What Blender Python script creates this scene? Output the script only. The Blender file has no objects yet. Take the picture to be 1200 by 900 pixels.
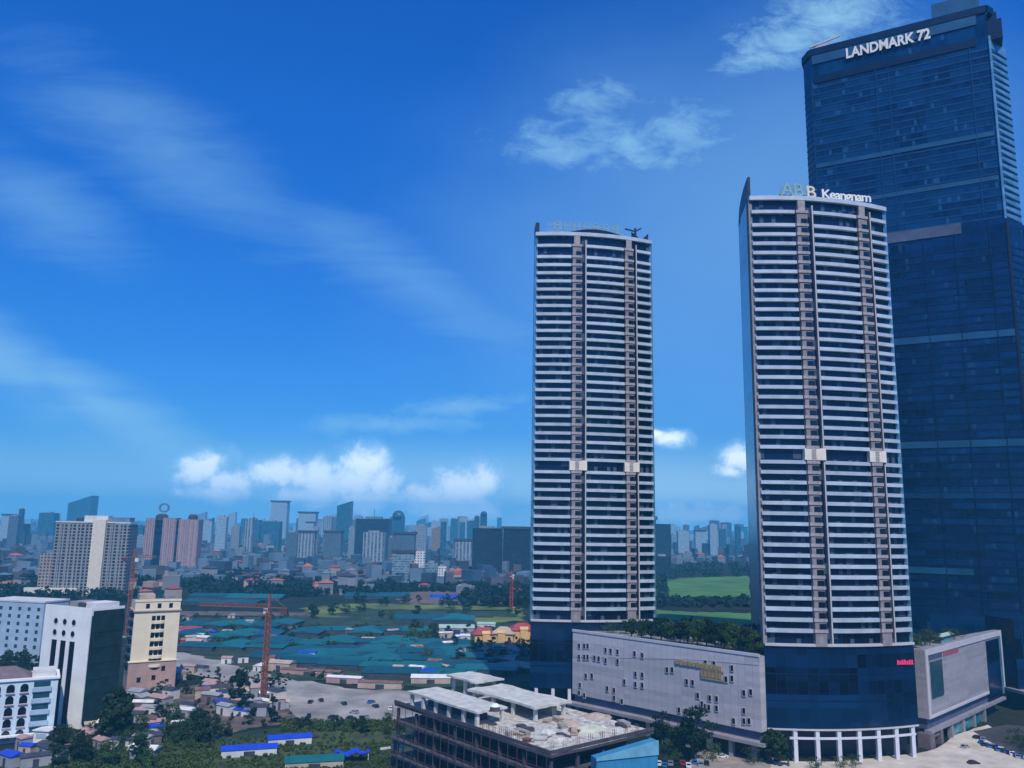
import bpy, math, random
from mathutils import Vector
random.seed(7)
R = math.radians
S = bpy.context.scene
COL = S.collection

# ------------------------------------------------------------------ camera
EYE = 82.0
PITCH, ROLL = R(9.75), R(1.0)
FPX = 944.0                                   # focal length in photo pixels (photo 1200 x 900)
FW = Vector((0, math.cos(PITCH), math.sin(PITCH)))
R0 = Vector((1, 0, 0)); U0 = Vector((0, -math.sin(PITCH), math.cos(PITCH)))
RT = R0*math.cos(ROLL) + U0*math.sin(ROLL)
UP = U0*math.cos(ROLL) - R0*math.sin(ROLL)
cd = bpy.data.cameras.new('camera'); cam = bpy.data.objects.new('camera', cd); COL.objects.link(cam)
cd.sensor_width = 36.0; cd.lens = FPX/1200*36.0; cd.clip_start = 1.0; cd.clip_end = 60000.0
from mathutils import Matrix
m = Matrix((RT, UP, -FW)).transposed().to_4x4(); m.translation = Vector((0, 0, EYE))
cam.matrix_world = m
S.camera = cam

# ------------------------------------------------------------------ sun, sky, exposure
SUN_AZ, SUN_EL = R(168), R(52)                # azimuth clockwise from the viewing direction
sd = bpy.data.lights.new('sun', 'SUN'); sun = bpy.data.objects.new('sun', sd); COL.objects.link(sun)
sd.energy = 3.7; sd.angle = R(0.5); sd.color = (1.0, 0.93, 0.82)
sv = Vector((math.sin(SUN_AZ)*math.cos(SUN_EL), math.cos(SUN_AZ)*math.cos(SUN_EL), math.sin(SUN_EL)))
sun.rotation_euler = sv.to_track_quat('Z', 'Y').to_euler(); sun.location = (0, 0, 900)
S.view_settings.view_transform = 'Standard'; S.view_settings.look = 'None'
S.view_settings.exposure = 0.0; S.view_settings.gamma = 1.0; S.view_settings.use_curve_mapping = False
S.cycles.use_denoising = True
S.cycles.max_bounces = 6; S.cycles.volume_bounces = 2
S.cycles.diffuse_bounces = 3; S.cycles.glossy_bounces = 3; S.cycles.transparent_max_bounces = 8

W = bpy.data.worlds.new('World'); S.world = W; W.use_nodes = True
wn, wl = W.node_tree.nodes, W.node_tree.links
wn.clear()
def N(t, nodes=None, **kw):
    n = (nodes or wn).new(t)
    for k, v in kw.items(): setattr(n, k, v)
    return n
def MA(op, a, b=None, c=None, clamp=False):
    n = N('ShaderNodeMath', operation=op); n.use_clamp = clamp
    for i, v in enumerate((a, b, c)):
        if v is None: continue
        if isinstance(v, (int, float)): n.inputs[i].default_value = v
        else: wl.new(v, n.inputs[i])
    return n.outputs[0]
def MIX(f, a, b, blend='MIX'):
    n = N('ShaderNodeMix', data_type='RGBA', blend_type=blend); n.clamp_factor = True
    for s, v in ((0, f), (6, a), (7, b)):
        if isinstance(v, (int, float)): n.inputs[s].default_value = v
        elif isinstance(v, tuple): n.inputs[s].default_value = v + (1,)
        else: wl.new(v, n.inputs[s])
    return n.outputs[2]
sky = N('ShaderNodeTexSky', sky_type='NISHITA'); sky.sun_disc = False
sky.sun_elevation = SUN_EL; sky.sun_rotation = SUN_AZ
sky.air_density = 1.0; sky.dust_density = 0.25; sky.ozone_density = 5.0; sky.altitude = 300
hsv = N('ShaderNodeHueSaturation'); hsv.inputs['Saturation'].default_value = 1.22; hsv.inputs['Value'].default_value = 1.0
wl.new(sky.outputs[0], hsv.inputs['Color'])
tc = N('ShaderNodeTexCoord'); sep = N('ShaderNodeSeparateXYZ'); wl.new(tc.outputs['Generated'], sep.inputs[0])
ysafe = MA('MAXIMUM', sep.outputs[1], 0.05)
cs = MA('DIVIDE', sep.outputs[0], ysafe); ct = MA('DIVIDE', sep.outputs[2], ysafe)
gr = N('ShaderNodeMapRange'); wl.new(sep.outputs[2], gr.inputs[0])
for i_, q_ in enumerate((.06, .46, 0, 1)): gr.inputs[i_+1].default_value = q_
skyc = MIX(1.0, hsv.outputs[0], MIX(gr.outputs[0], (.28, .63, 1.04), (.30, 1.05, 1.84)), 'MULTIPLY')
comb = N('ShaderNodeCombineXYZ'); wl.new(cs, comb.inputs[0]); wl.new(ct, comb.inputs[1])
P2 = comb.outputs[0]
def noise(vec, scale, detail=5, rough=0.55, sx=1, sy=1, rot=0, dist=0):
    mp = N('ShaderNodeMapping'); mp.inputs['Scale'].default_value = (sx, sy, 1); mp.inputs['Rotation'].default_value = (0, 0, rot)
    wl.new(vec, mp.inputs[0])
    n = N('ShaderNodeTexNoise'); n.inputs['Scale'].default_value = scale; n.inputs['Detail'].default_value = detail
    n.inputs['Roughness'].default_value = rough; n.inputs['Distortion'].default_value = dist
    wl.new(mp.outputs[0], n.inputs['Vector'])
    return n.outputs[0]
def blobs(lst, warp, power=1.0):
    """largest of (1 - elliptical distance) over patches of sky given as (direction x, direction z, half width, half height, tilt)"""
    out = None
    for cx, cy, rx, ry, tl in lst:
        mp = N('ShaderNodeMapping', vector_type='TEXTURE')
        mp.inputs['Location'].default_value = (cx, cy, 0); mp.inputs['Rotation'].default_value = (0, 0, tl); mp.inputs['Scale'].default_value = (rx, ry, 1)
        wl.new(P2, mp.inputs[0])
        ln = N('ShaderNodeVectorMath', operation='LENGTH'); wl.new(mp.outputs[0], ln.inputs[0])
        v = MA('SUBTRACT', 1.0, ln.outputs['Value'])
        out = v if out is None else MA('MAXIMUM', out, v)
    return out
def smooth(v, lo, hi, a=0.0, b=1.0):
    n = N('ShaderNodeMapRange', interpolation_type='SMOOTHSTEP'); wl.new(v, n.inputs[0])
    for i, q in enumerate((lo, hi, a, b)): n.inputs[i+1].default_value = q
    return n.outputs[0]
# cumulus bank low over the city
cum = blobs([(-.380, .058, .040, .024, .25), (-.352, .044, .042, .020, 0), (-.362, .028, .05, .016, 0), (-.290, .054, .040, .022, 0), (-.240, .050, .050, .026, 0), (-.178, .066, .040, .028, -.3), (-.205, .044, .060, .028, 0), (-.158, .048, .028, .026, 0),
             (-.25, .026, .07, .018, 0), (-.18, .022, .05, .020, 0), (-.100, .028, .052, .026, .2), (-.064, .038, .046, .029, .2), (-.038, .047, .034, .028, 0), (-.068, .016, .08, .020, 0),
             (.201, .107, .026, .012, 0), (.180, .112, .018, .006, 0), (.285, .082, .028, .020, .4), (.270, .066, .024, .012, 0), (.23, .014, .10, .014, 0)], None)
n1 = noise(P2, 26, 10, .62, dist=.25)
cf = MA('ADD', cum, MA('MULTIPLY', MA('SUBTRACT', n1, .5), 1.7))
cmask = smooth(cf, -.42, .36)
shade = smooth(MA('ADD', cf, MA('MULTIPLY', MA('SUBTRACT', noise(P2, 45, 6, .65), .5), 1.3)), -.1, .8)
# wispy high cloud
ci1 = blobs([(.150, .500, .17, .065, -.05), (.225, .515, .12, .065, .1), (.06, .490, .10, .045, -.1), (.10, .560, .07, .04, .2)], None)
ci2 = blobs([(.37, .655, .10, .052, .25), (.43, .690, .13, .062, .3), (.325, .625, .07, .032, .3)], None)
ci3 = blobs([(-.66, .20, .22, .060, -.55), (-.52, .14, .22, .045, -.45)], None)
ci4 = blobs([(-.06, .142, .13, .022, .10), (-.15, .118, .16, .018, .05)], None)
ci5 = blobs([(-.45, .47, .32, .09, -.55), (-.12, .30, .35, .07, -.5), (-.62, .40, .2, .07, -.5)], None)
na = noise(P2, 17, 10, .70, 1, 1.9, .2, .4); nb = noise(P2, 3.6, 10, .66, .8, 4.2, .5, .5)
w1 = MA('MULTIPLY', smooth(MA('ADD', ci1, MA('MULTIPLY', MA('SUBTRACT', na, .5), 2.6)), -.35, 1.7), .78)
w2 = MA('MULTIPLY', smooth(MA('ADD', ci2, MA('MULTIPLY', MA('SUBTRACT', na, .5), 2.2)), -.2, 1.25), .82)
w3 = MA('MULTIPLY', smooth(MA('ADD', ci3, MA('MULTIPLY', MA('SUBTRACT', nb, .5), 1.6)), -.1, 1.1), .55)
w4 = MA('MULTIPLY', smooth(MA('ADD', ci4, MA('MULTIPLY', MA('SUBTRACT', na, .5), 2.0)), .0, 1.1), .5)
w5 = MA('MULTIPLY', smooth(MA('ADD', ci5, MA('MULTIPLY', MA('SUBTRACT', nb, .5), 1.6)), -.1, 1.2), .30)
wisp = MA('MAXIMUM', MA('MAXIMUM', MA('MAXIMUM', w1, w2), MA('MAXIMUM', w3, w4)), w5)
veil = MA('MULTIPLY', smooth(MA('ADD', blobs([(.34, .38, .62, .42, .2)], None), MA('MULTIPLY', MA('SUBTRACT', noise(P2, 3, 5, .5, 1, 1.6), .5), .5)), -.05, .95), .34)
wisp = MA('MAXIMUM', wisp, veil)
wisp = MA('MULTIPLY', wisp, smooth(sep.outputs[1], .05, .3))
cmask = MA('MULTIPLY', cmask, smooth(sep.outputs[1], .05, .3))
CLOUD_LIT, CLOUD_DIM = (12.4, 13.8, 14.6), (3.4, 6.6, 10.4)
low = MA('MULTIPLY', smooth(ct, .115, -.01), smooth(cs, -.5, .25, .42, .95))
col1 = MIX(low, MIX(wisp, skyc, (3.3, 6.7, 9.3)), (7.6, 10.4, 12.2))
ccol = MIX(shade, CLOUD_DIM, CLOUD_LIT)
col2 = MIX(MA('MULTIPLY', cmask, .9), col1, ccol)
bg = N('ShaderNodeBackground'); bg.inputs['Strength'].default_value = 0.10
wl.new(col2, bg.inputs['Color'])
wo = N('ShaderNodeOutputWorld'); wl.new(bg.outputs[0], wo.inputs['Surface'])

# ------------------------------------------------------------------ helpers: pixel of the photo -> point of the place
def ray(px, py): return RT*((px-600)/FPX) + UP*((450-py)/FPX) + FW
def G(px, py, z=0.0):
    d = ray(px, py); t = (z-EYE)/d.z; return Vector((0, 0, EYE)) + d*t
def atY(px, py, Y):
    d = ray(px, py); return Vector((0, 0, EYE)) + d*(Y/d.y)

class MB:
    def __init__(s): s.v, s.f, s.m, s.uv = [], [], [], []
    def face(s, pts, m=0, uv=None):
        i = len(s.v); s.v += [tuple(p) for p in pts]; s.f.append(tuple(range(i, i+len(pts)))); s.m.append(m)
        s.uv.append(uv or [(p[0]+p[1], p[2]) for p in pts])
    def box(s, x0, y0, z0, x1, y1, z1, m=0, mt=None):
        s.prism([(x0, y0), (x1, y0), (x1, y1), (x0, y1)], z0, z1, m, mt)
    def prism(s, poly, z0, z1, m=0, mt=None, bottom=True, ztop=None):
        """poly counter-clockwise seen from above; ztop may give each corner its own height"""
        n = len(poly); u = 0.0; mt = m if mt is None else mt
        zt = ztop or [z1]*n
        for i in range(n):
            a, b = poly[i], poly[(i+1) % n]; l = math.hypot(b[0]-a[0], b[1]-a[1]); j = (i+1) % n
            s.face([(a[0], a[1], z0), (b[0], b[1], z0), (b[0], b[1], zt[j]), (a[0], a[1], zt[i])], m, [(u, z0), (u+l, z0), (u+l, zt[j]), (u, zt[i])])
            u += l
        s.face([(p[0], p[1], zt[i]) for i, p in enumerate(poly)], mt, [(p[0], p[1]) for p in poly])
        if bottom: s.face([(p[0], p[1], z0) for p in reversed(poly)], mt, [(p[0], p[1]) for p in reversed(poly)])
    def bar(s, a, b, w=.2, m=0):
        a, b = Vector(a), Vector(b); d = (b-a).normalized()
        x = d.cross(Vector((0, 0, 1)) if abs(d.z) < .9 else Vector((1, 0, 0))).normalized()*w/2; y = d.cross(x).normalized()*w/2
        c = [x+y, -x+y, -x-y, x-y]
        for i in range(4):
            j = (i+1) % 4; s.face([a+c[j], a+c[i], b+c[i], b+c[j]], m)
        s.face([b+q for q in c], m); s.face([a+q for q in reversed(c)], m)
    def gable(s, x0, y0, x1, y1, z0, h, m=0, mg=None, over=.3):
        """pitched roof, ridge along the longer side"""
        mg = m if mg is None else mg
        a, b, c, d = (x0-over, y0-over), (x1+over, y0-over), (x1+over, y1+over), (x0-over, y1+over)
        if abs(x1-x0) >= abs(y1-y0):
            ym = (y0+y1)/2; e, f = (a[0], ym, z0+h), (b[0], ym, z0+h)
            s.face([(*a, z0), (*b, z0), f, e], m); s.face([(*c, z0), (*d, z0), e, f], m)
            s.face([(*b, z0), (*c, z0), f], mg); s.face([(*d, z0), (*a, z0), e], mg)
        else:
            xm = (x0+x1)/2; e, f = (xm, a[1], z0+h), (xm, d[1], z0+h)
            s.face([(*b, z0), (*c, z0), f, e], m); s.face([(*d, z0), (*a, z0), e, f], m)
            s.face([(*a, z0), (*b, z0), e], mg); s.face([(*c, z0), (*d, z0), f], mg)
        s.face([(*d, z0), (*c, z0), (*b, z0), (*a, z0)], m)
    def hip(s, x0, y0, x1, y1, z0, h, m=0, over=.4):
        a, b, c, d = (x0-over, y0-over, z0), (x1+over, y0-over, z0), (x1+over, y1+over, z0), (x0-over, y1+over, z0)
        w, l = x1-x0, y1-y0; xm, ym = (x0+x1)/2, (y0+y1)/2
        if w >= l: e, f = (x0+l*.45, ym, z0+h), (x1-l*.45, ym, z0+h)
        else: e, f = (xm, y0+w*.45, z0+h), (xm, y1-w*.45, z0+h)
        if w >= l: fs = [[a, b, f, e], [c, d, e, f], [b, c, f], [d, a, e]]
        else: fs = [[b, c, f, e], [d, a, e, f], [a, b, e], [c, d, f]]
        for q in fs: s.face(q, m)
        s.face([d, c, b, a], m)
    def tube(s, a, b, r0, r1=None, n=8, m=0, caps=True):
        r1 = r0 if r1 is None else r1
        a, b = Vector(a), Vector(b); d = (b-a).normalized()
        x = d.cross(Vector((0, 0, 1)) if abs(d.z) < .9 else Vector((1, 0, 0))).normalized(); y = d.cross(x).normalized()
        A = [a+(x*math.cos(t)+y*math.sin(t))*r0 for t in [2*math.pi*k/n for k in range(n)]]
        B = [b+(x*math.cos(t)+y*math.sin(t))*r1 for t in [2*math.pi*k/n for k in range(n)]]
        for i in range(n):
            j = (i+1) % n; s.face([A[j], A[i], B[i], B[j]], m)
        if caps: s.face(B[::-1], m); s.face(A, m)
    def mesh(s, name, mats):
        me = bpy.data.meshes.new(name); me.from_pydata(s.v, [], s.f); me.update()
        for mt in (mats if isinstance(mats, (list, tuple)) else [mats]): me.materials.append(mt)
        me.polygons.foreach_set('material_index', s.m)
        ul = me.uv_layers.new(name='UVMap'); flat = []
        for q in s.uv:
            for p in q: flat += [p[0], p[1]]
        ul.data.foreach_set('uv', flat)
        return me
    def build(s, name, mats, parent=None, loc=None):
        return place(name, s.mesh(name, mats), parent, loc)
def place(name, me, parent=None, loc=None, rz=None):
    o = bpy.data.objects.new(name, me); COL.objects.link(o)
    if parent: o.parent = parent
    if loc is not None: o.location = loc
    if rz is not None: o.rotation_euler.z = rz
    return o
def tag(o, label=None, cat=None, group=None, kind=None):
    for k, v in (('label', label), ('category', cat), ('group', group), ('kind', kind)):
        if v: o[k] = v
    return o
def thing(name, label, cat, loc=(0, 0, 0), rz=0.0, group=None):
    o = bpy.data.objects.new(name, None); COL.objects.link(o); o.location = loc; o.rotation_euler.z = rz; o.empty_display_size = 1
    return tag(o, label, cat, group)
def dup(root, loc, rz, label=None, group=None, scale=None):
    r = root.copy(); COL.objects.link(r); r.location = loc; r.rotation_euler = (0, 0, rz)
    if scale: r.scale = scale
    if label: r['label'] = label
    if group: r['group'] = group
    for ch in list(root.children):
        c = ch.copy(); COL.objects.link(c); c.parent = r
        for g in ch.children:
            d = g.copy(); COL.objects.link(d); d.parent = c
    return r
def text(name, body, size, mat, parent, loc, rot=(R(90), 0, 0), ext=.2, off=0.0, align='LEFT', space=1.0):
    cu = bpy.data.curves.new(name, 'FONT'); cu.body = body; cu.size = size; cu.extrude = ext; cu.offset = off; cu.align_x = align; cu.space_character = space
    cu.materials.append(mat)
    o = bpy.data.objects.new(name, cu); COL.objects.link(o); o.parent = parent; o.location = loc; o.rotation_euler = rot
    bpy.context.view_layer.update(); me = bpy.data.meshes.new_from_object(o.evaluated_get(bpy.context.evaluated_depsgraph_get())); bpy.data.objects.remove(o)
    o = place(name, me, parent, loc); o.rotation_euler = rot; bpy.context.view_layer.update()
    return o

# ------------------------------------------------------------------ materials
def newmat(name):
    mt = bpy.data.materials.new(name); mt.use_nodes = True
    return mt, mt.node_tree.nodes, mt.node_tree.links, mt.node_tree.nodes['Principled BSDF']
def ramp(ns, ls, src, stops):
    r = ns.new('ShaderNodeValToRGB'); e = r.color_ramp.elements
    while len(e) < len(stops): e.new(.5)
    for q, (p, c) in zip(e, stops): q.position = p; q.color = (*c, 1)
    ls.new(src, r.inputs[0]); return r.outputs[0]
def surf(name, c, rough=.75, var=.25, scale=.25, c2=None, bump=0.0, metal=0.0, detail=6, stretch=(1, 1, 1), spec=.4):
    """a surface with uneven colour: weathering, dust and repairs in its own base colour"""
    mt, ns, ls, b = newmat(name)
    t = ns.new('ShaderNodeTexCoord'); mp = ns.new('ShaderNodeMapping'); mp.inputs['Scale'].default_value = stretch
    ls.new(t.outputs['Object'], mp.inputs[0])
    n = ns.new('ShaderNodeTexNoise'); n.inputs['Scale'].default_value = scale; n.inputs['Detail'].default_value = detail; n.inputs['Roughness'].default_value = .62
    ls.new(mp.outputs[0], n.inputs['Vector'])
    lo = tuple(x*(1-var) for x in c); hi = c2 or tuple(min(1, x*(1+var)) for x in c)
    ls.new(ramp(ns, ls, n.outputs[0], [(.3, lo), (.7, hi)]), b.inputs['Base Color'])
    b.inputs['Roughness'].default_value = rough; b.inputs['Metallic'].default_value = metal; b.inputs['Specular IOR Level'].default_value = spec
    if bump:
        bp = ns.new('ShaderNodeBump'); bp.inputs['Strength'].default_value = bump; bp.inputs['Distance'].default_value = .3
        ls.new(n.outputs[0], bp.inputs['Height']); ls.new(bp.outputs[0], b.inputs['Normal'])
    return mt
def mth(ns, ls, op, a, b=None, c=None):
    n = ns.new('ShaderNodeMath'); n.operation = op
    for i, v in enumerate((a, b, c)):
        if v is None: continue
        if isinstance(v, (int, float)): n.inputs[i].default_value = v
        else: ls.new(v, n.inputs[i])
    return n.outputs[0]
def curtain(name, c1, c2, bay=1.6, floor=3.9, mull=.08, rough=.12, metal=.55, line=None, wob=.012, zone=None, linef=.12, blinds=None):
    """glazed curtain wall laid out in metres on the wall's own UVs: every pane a little different in tint and tilt"""
    mt, ns, ls, b = newmat(name)
    uv = ns.new('ShaderNodeUVMap'); sp = ns.new('ShaderNodeSeparateXYZ'); ls.new(uv.outputs[0], sp.inputs[0])
    u = mth(ns, ls, 'DIVIDE', sp.outputs[0], bay); v = mth(ns, ls, 'DIVIDE', sp.outputs[1], floor)
    fu, fv = mth(ns, ls, 'FLOOR', u), mth(ns, ls, 'FLOOR', v)
    cb = ns.new('ShaderNodeCombineXYZ'); ls.new(fu, cb.inputs[0]); ls.new(fv, cb.inputs[1])
    wn_ = ns.new('ShaderNodeTexWhiteNoise'); wn_.noise_dimensions = '2D'; ls.new(cb.outputs[0], wn_.inputs['Vector'])
    cb2 = ns.new('ShaderNodeCombineXYZ'); ls.new(mth(ns, ls, 'FLOOR', mth(ns, ls, 'DIVIDE', u, 9)), cb2.inputs[0]); ls.new(fv, cb2.inputs[1])
    w2 = ns.new('ShaderNodeTexWhiteNoise'); w2.noise_dimensions = '2D'; ls.new(cb2.outputs[0], w2.inputs['Vector'])
    n = ns.new('ShaderNodeTexNoise'); n.inputs['Scale'].default_value = .035; n.inputs['Detail'].default_value = 4; ls.new(uv.outputs[0], n.inputs['Vector'])
    f = mth(ns, ls, 'ADD', mth(ns, ls, 'MULTIPLY', wn_.outputs['Value'], .22), mth(ns, ls, 'ADD', mth(ns, ls, 'MULTIPLY', w2.outputs['Value'], .5), mth(ns, ls, 'MULTIPLY', n.outputs[0], .45)))
    colr = ramp(ns, ls, f, [(.25, c1), (.8, c2)])
    if line:
        ln = mth(ns, ls, 'LESS_THAN', mth(ns, ls, 'FRACT', u), mull/bay)
        mx = ns.new('ShaderNodeMix'); mx.data_type = 'RGBA'; ls.new(mth(ns, ls, 'MULTIPLY', ln, linef*5), mx.inputs[0]); ls.new(colr, mx.inputs[6]); mx.inputs[7].default_value = (*line, 1)
        colr = mx.outputs[2]
    if blinds:
        bl_ = mth(ns, ls, 'GREATER_THAN', wn_.outputs['Value'], 1-blinds[0]); vv = mth(ns, ls, 'LESS_THAN', mth(ns, ls, 'FRACT', mth(ns, ls, 'MULTIPLY', wn_.outputs['Value'], 371.)), .75)
        mx = ns.new('ShaderNodeMix'); mx.data_type = 'RGBA'; ls.new(mth(ns, ls, 'MULTIPLY', bl_, mth(ns, ls, 'MULTIPLY', vv, blinds[2])), mx.inputs[0]); ls.new(colr, mx.inputs[6]); mx.inputs[7].default_value = (*blinds[1], 1); colr = mx.outputs[2]
    ls.new(colr, b.inputs['Base Color'])
    b.inputs['Roughness'].default_value = rough; b.inputs['Metallic'].default_value = metal
    if wob:
        ge = ns.new('ShaderNodeNewGeometry'); vm = ns.new('ShaderNodeVectorMath'); vm.operation = 'MULTIPLY_ADD'
        ls.new(wn_.outputs['Color'], vm.inputs[0]); vm.inputs[1].default_value = (wob,)*3; ls.new(ge.outputs['Normal'], vm.inputs[2])
        nm = ns.new('ShaderNodeVectorMath'); nm.operation = 'NORMALIZE'; ls.new(vm.outputs[0], nm.inputs[0]); ls.new(nm.outputs[0], b.inputs['Normal'])
    return mt
def windows(name, wall, glass, bay=3.2, floor=3.4, ww=.55, wh=.55, var=.2, band=None):
    """plastered wall with a grid of windows too small to tell apart, in metres on UVs"""
    mt, ns, ls, b = newmat(name)
    uv = ns.new('ShaderNodeUVMap'); sp = ns.new('ShaderNodeSeparateXYZ'); ls.new(uv.outputs[0], sp.inputs[0])
    u = mth(ns, ls, 'DIVIDE', sp.outputs[0], bay); v = mth(ns, ls, 'DIVIDE', sp.outputs[1], floor)
    inu = mth(ns, ls, 'LESS_THAN', mth(ns, ls, 'ABSOLUTE', mth(ns, ls, 'SUBTRACT', mth(ns, ls, 'FRACT', u), .5)), ww/2)
    inv = mth(ns, ls, 'LESS_THAN', mth(ns, ls, 'ABSOLUTE', mth(ns, ls, 'SUBTRACT', mth(ns, ls, 'FRACT', v), .5)), wh/2)
    cb = ns.new('ShaderNodeCombineXYZ'); ls.new(mth(ns, ls, 'FLOOR', u), cb.inputs[0]); ls.new(mth(ns, ls, 'FLOOR', v), cb.inputs[1])
    wn_ = ns.new('ShaderNodeTexWhiteNoise'); wn_.noise_dimensions = '2D'; ls.new(cb.outputs[0], wn_.inputs['Vector'])
    ge = ns.new('ShaderNodeNewGeometry'); sg = ns.new('ShaderNodeSeparateXYZ'); ls.new(ge.outputs['Normal'], sg.inputs[0])
    up = mth(ns, ls, 'LESS_THAN', mth(ns, ls, 'ABSOLUTE', sg.outputs[2]), .6)
    k = mth(ns, ls, 'MULTIPLY', mth(ns, ls, 'MULTIPLY', inu, inv), up)
    n = ns.new('ShaderNodeTexNoise'); n.inputs['Scale'].default_value = .2; n.inputs['Detail'].default_value = 6; ls.new(uv.outputs[0], n.inputs['Vector'])
    wc = ramp(ns, ls, n.outputs[0], [(.3, tuple(x*(1-var) for x in wall)), (.7, tuple(min(1, x*(1+var*.5)) for x in wall))])
    gc = ramp(ns, ls, wn_.outputs['Value'], [(0, tuple(x*.5 for x in glass)), (1, tuple(min(1, x*1.8) for x in glass))])
    mx = ns.new('ShaderNodeMix'); mx.data_type = 'RGBA'; ls.new(k, mx.inputs[0]); ls.new(wc, mx.inputs[6]); ls.new(gc, mx.inputs[7])
    ls.new(mx.outputs[2], b.inputs['Base Color'])
    ls.new(mth(ns, ls, 'SUBTRACT', .8, mth(ns, ls, 'MULTIPLY', k, .6)), b.inputs['Roughness'])
    return mt
def leafmat(name, dark, light):
    mt, ns, ls, b = newmat(name)
    t = ns.new('ShaderNodeTexCoord'); oi = ns.new('ShaderNodeObjectInfo')
    n = ns.new('ShaderNodeTexNoise'); n.inputs['Scale'].default_value = .35; n.inputs['Detail'].default_value = 5; ls.new(t.outputs['Object'], n.inputs['Vector'])
    f = mth(ns, ls, 'ADD', mth(ns, ls, 'MULTIPLY', n.outputs[0], .8), mth(ns, ls, 'MULTIPLY', oi.outputs['Random'], .5))
    ls.new(ramp(ns, ls, f, [(.3, dark), (.7, tuple((x+y)*.55 for x, y in zip(dark, light))), (1.0, tuple(x*1.35 for x in light))]), b.inputs['Base Color']); b.inputs['Roughness'].default_value = .7; b.inputs['Specular IOR Level'].default_value = .2
    return mt
def emit(name, c, s):
    mt, ns, ls, b = newmat(name); b.inputs['Base Color'].default_value = (*c, 1); b.inputs['Emission Color'].default_value = (*c, 1); b.inputs['Emission Strength'].default_value = s
    return mt
def banded(name, c):
    mt, ns, ls, b = newmat(name)
    t = ns.new('ShaderNodeTexCoord'); oi = ns.new('ShaderNodeObjectInfo'); n = ns.new('ShaderNodeTexNoise'); n.inputs['Scale'].default_value = .22; n.inputs['Detail'].default_value = 7; n.inputs['Roughness'].default_value = .7
    va = ns.new('ShaderNodeVectorMath'); va.operation = 'ADD'; ls.new(t.outputs['Object'], va.inputs[0])
    cb = ns.new('ShaderNodeCombineXYZ'); ls.new(mth(ns, ls, 'MULTIPLY', oi.outputs['Random'], 300.), cb.inputs[0]); ls.new(cb.outputs[0], va.inputs[1]); ls.new(va.outputs[0], n.inputs['Vector'])
    f = mth(ns, ls, 'ADD', mth(ns, ls, 'MULTIPLY', n.outputs[0], .9), mth(ns, ls, 'MULTIPLY', oi.outputs['Random'], .22))
    ls.new(ramp(ns, ls, f, [(.3, tuple(x*.68 for x in c)), (.75, tuple(min(1, x*1.12) for x in c))]), b.inputs['Base Color']); b.inputs['Roughness'].default_value = .55
    return mt
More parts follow.
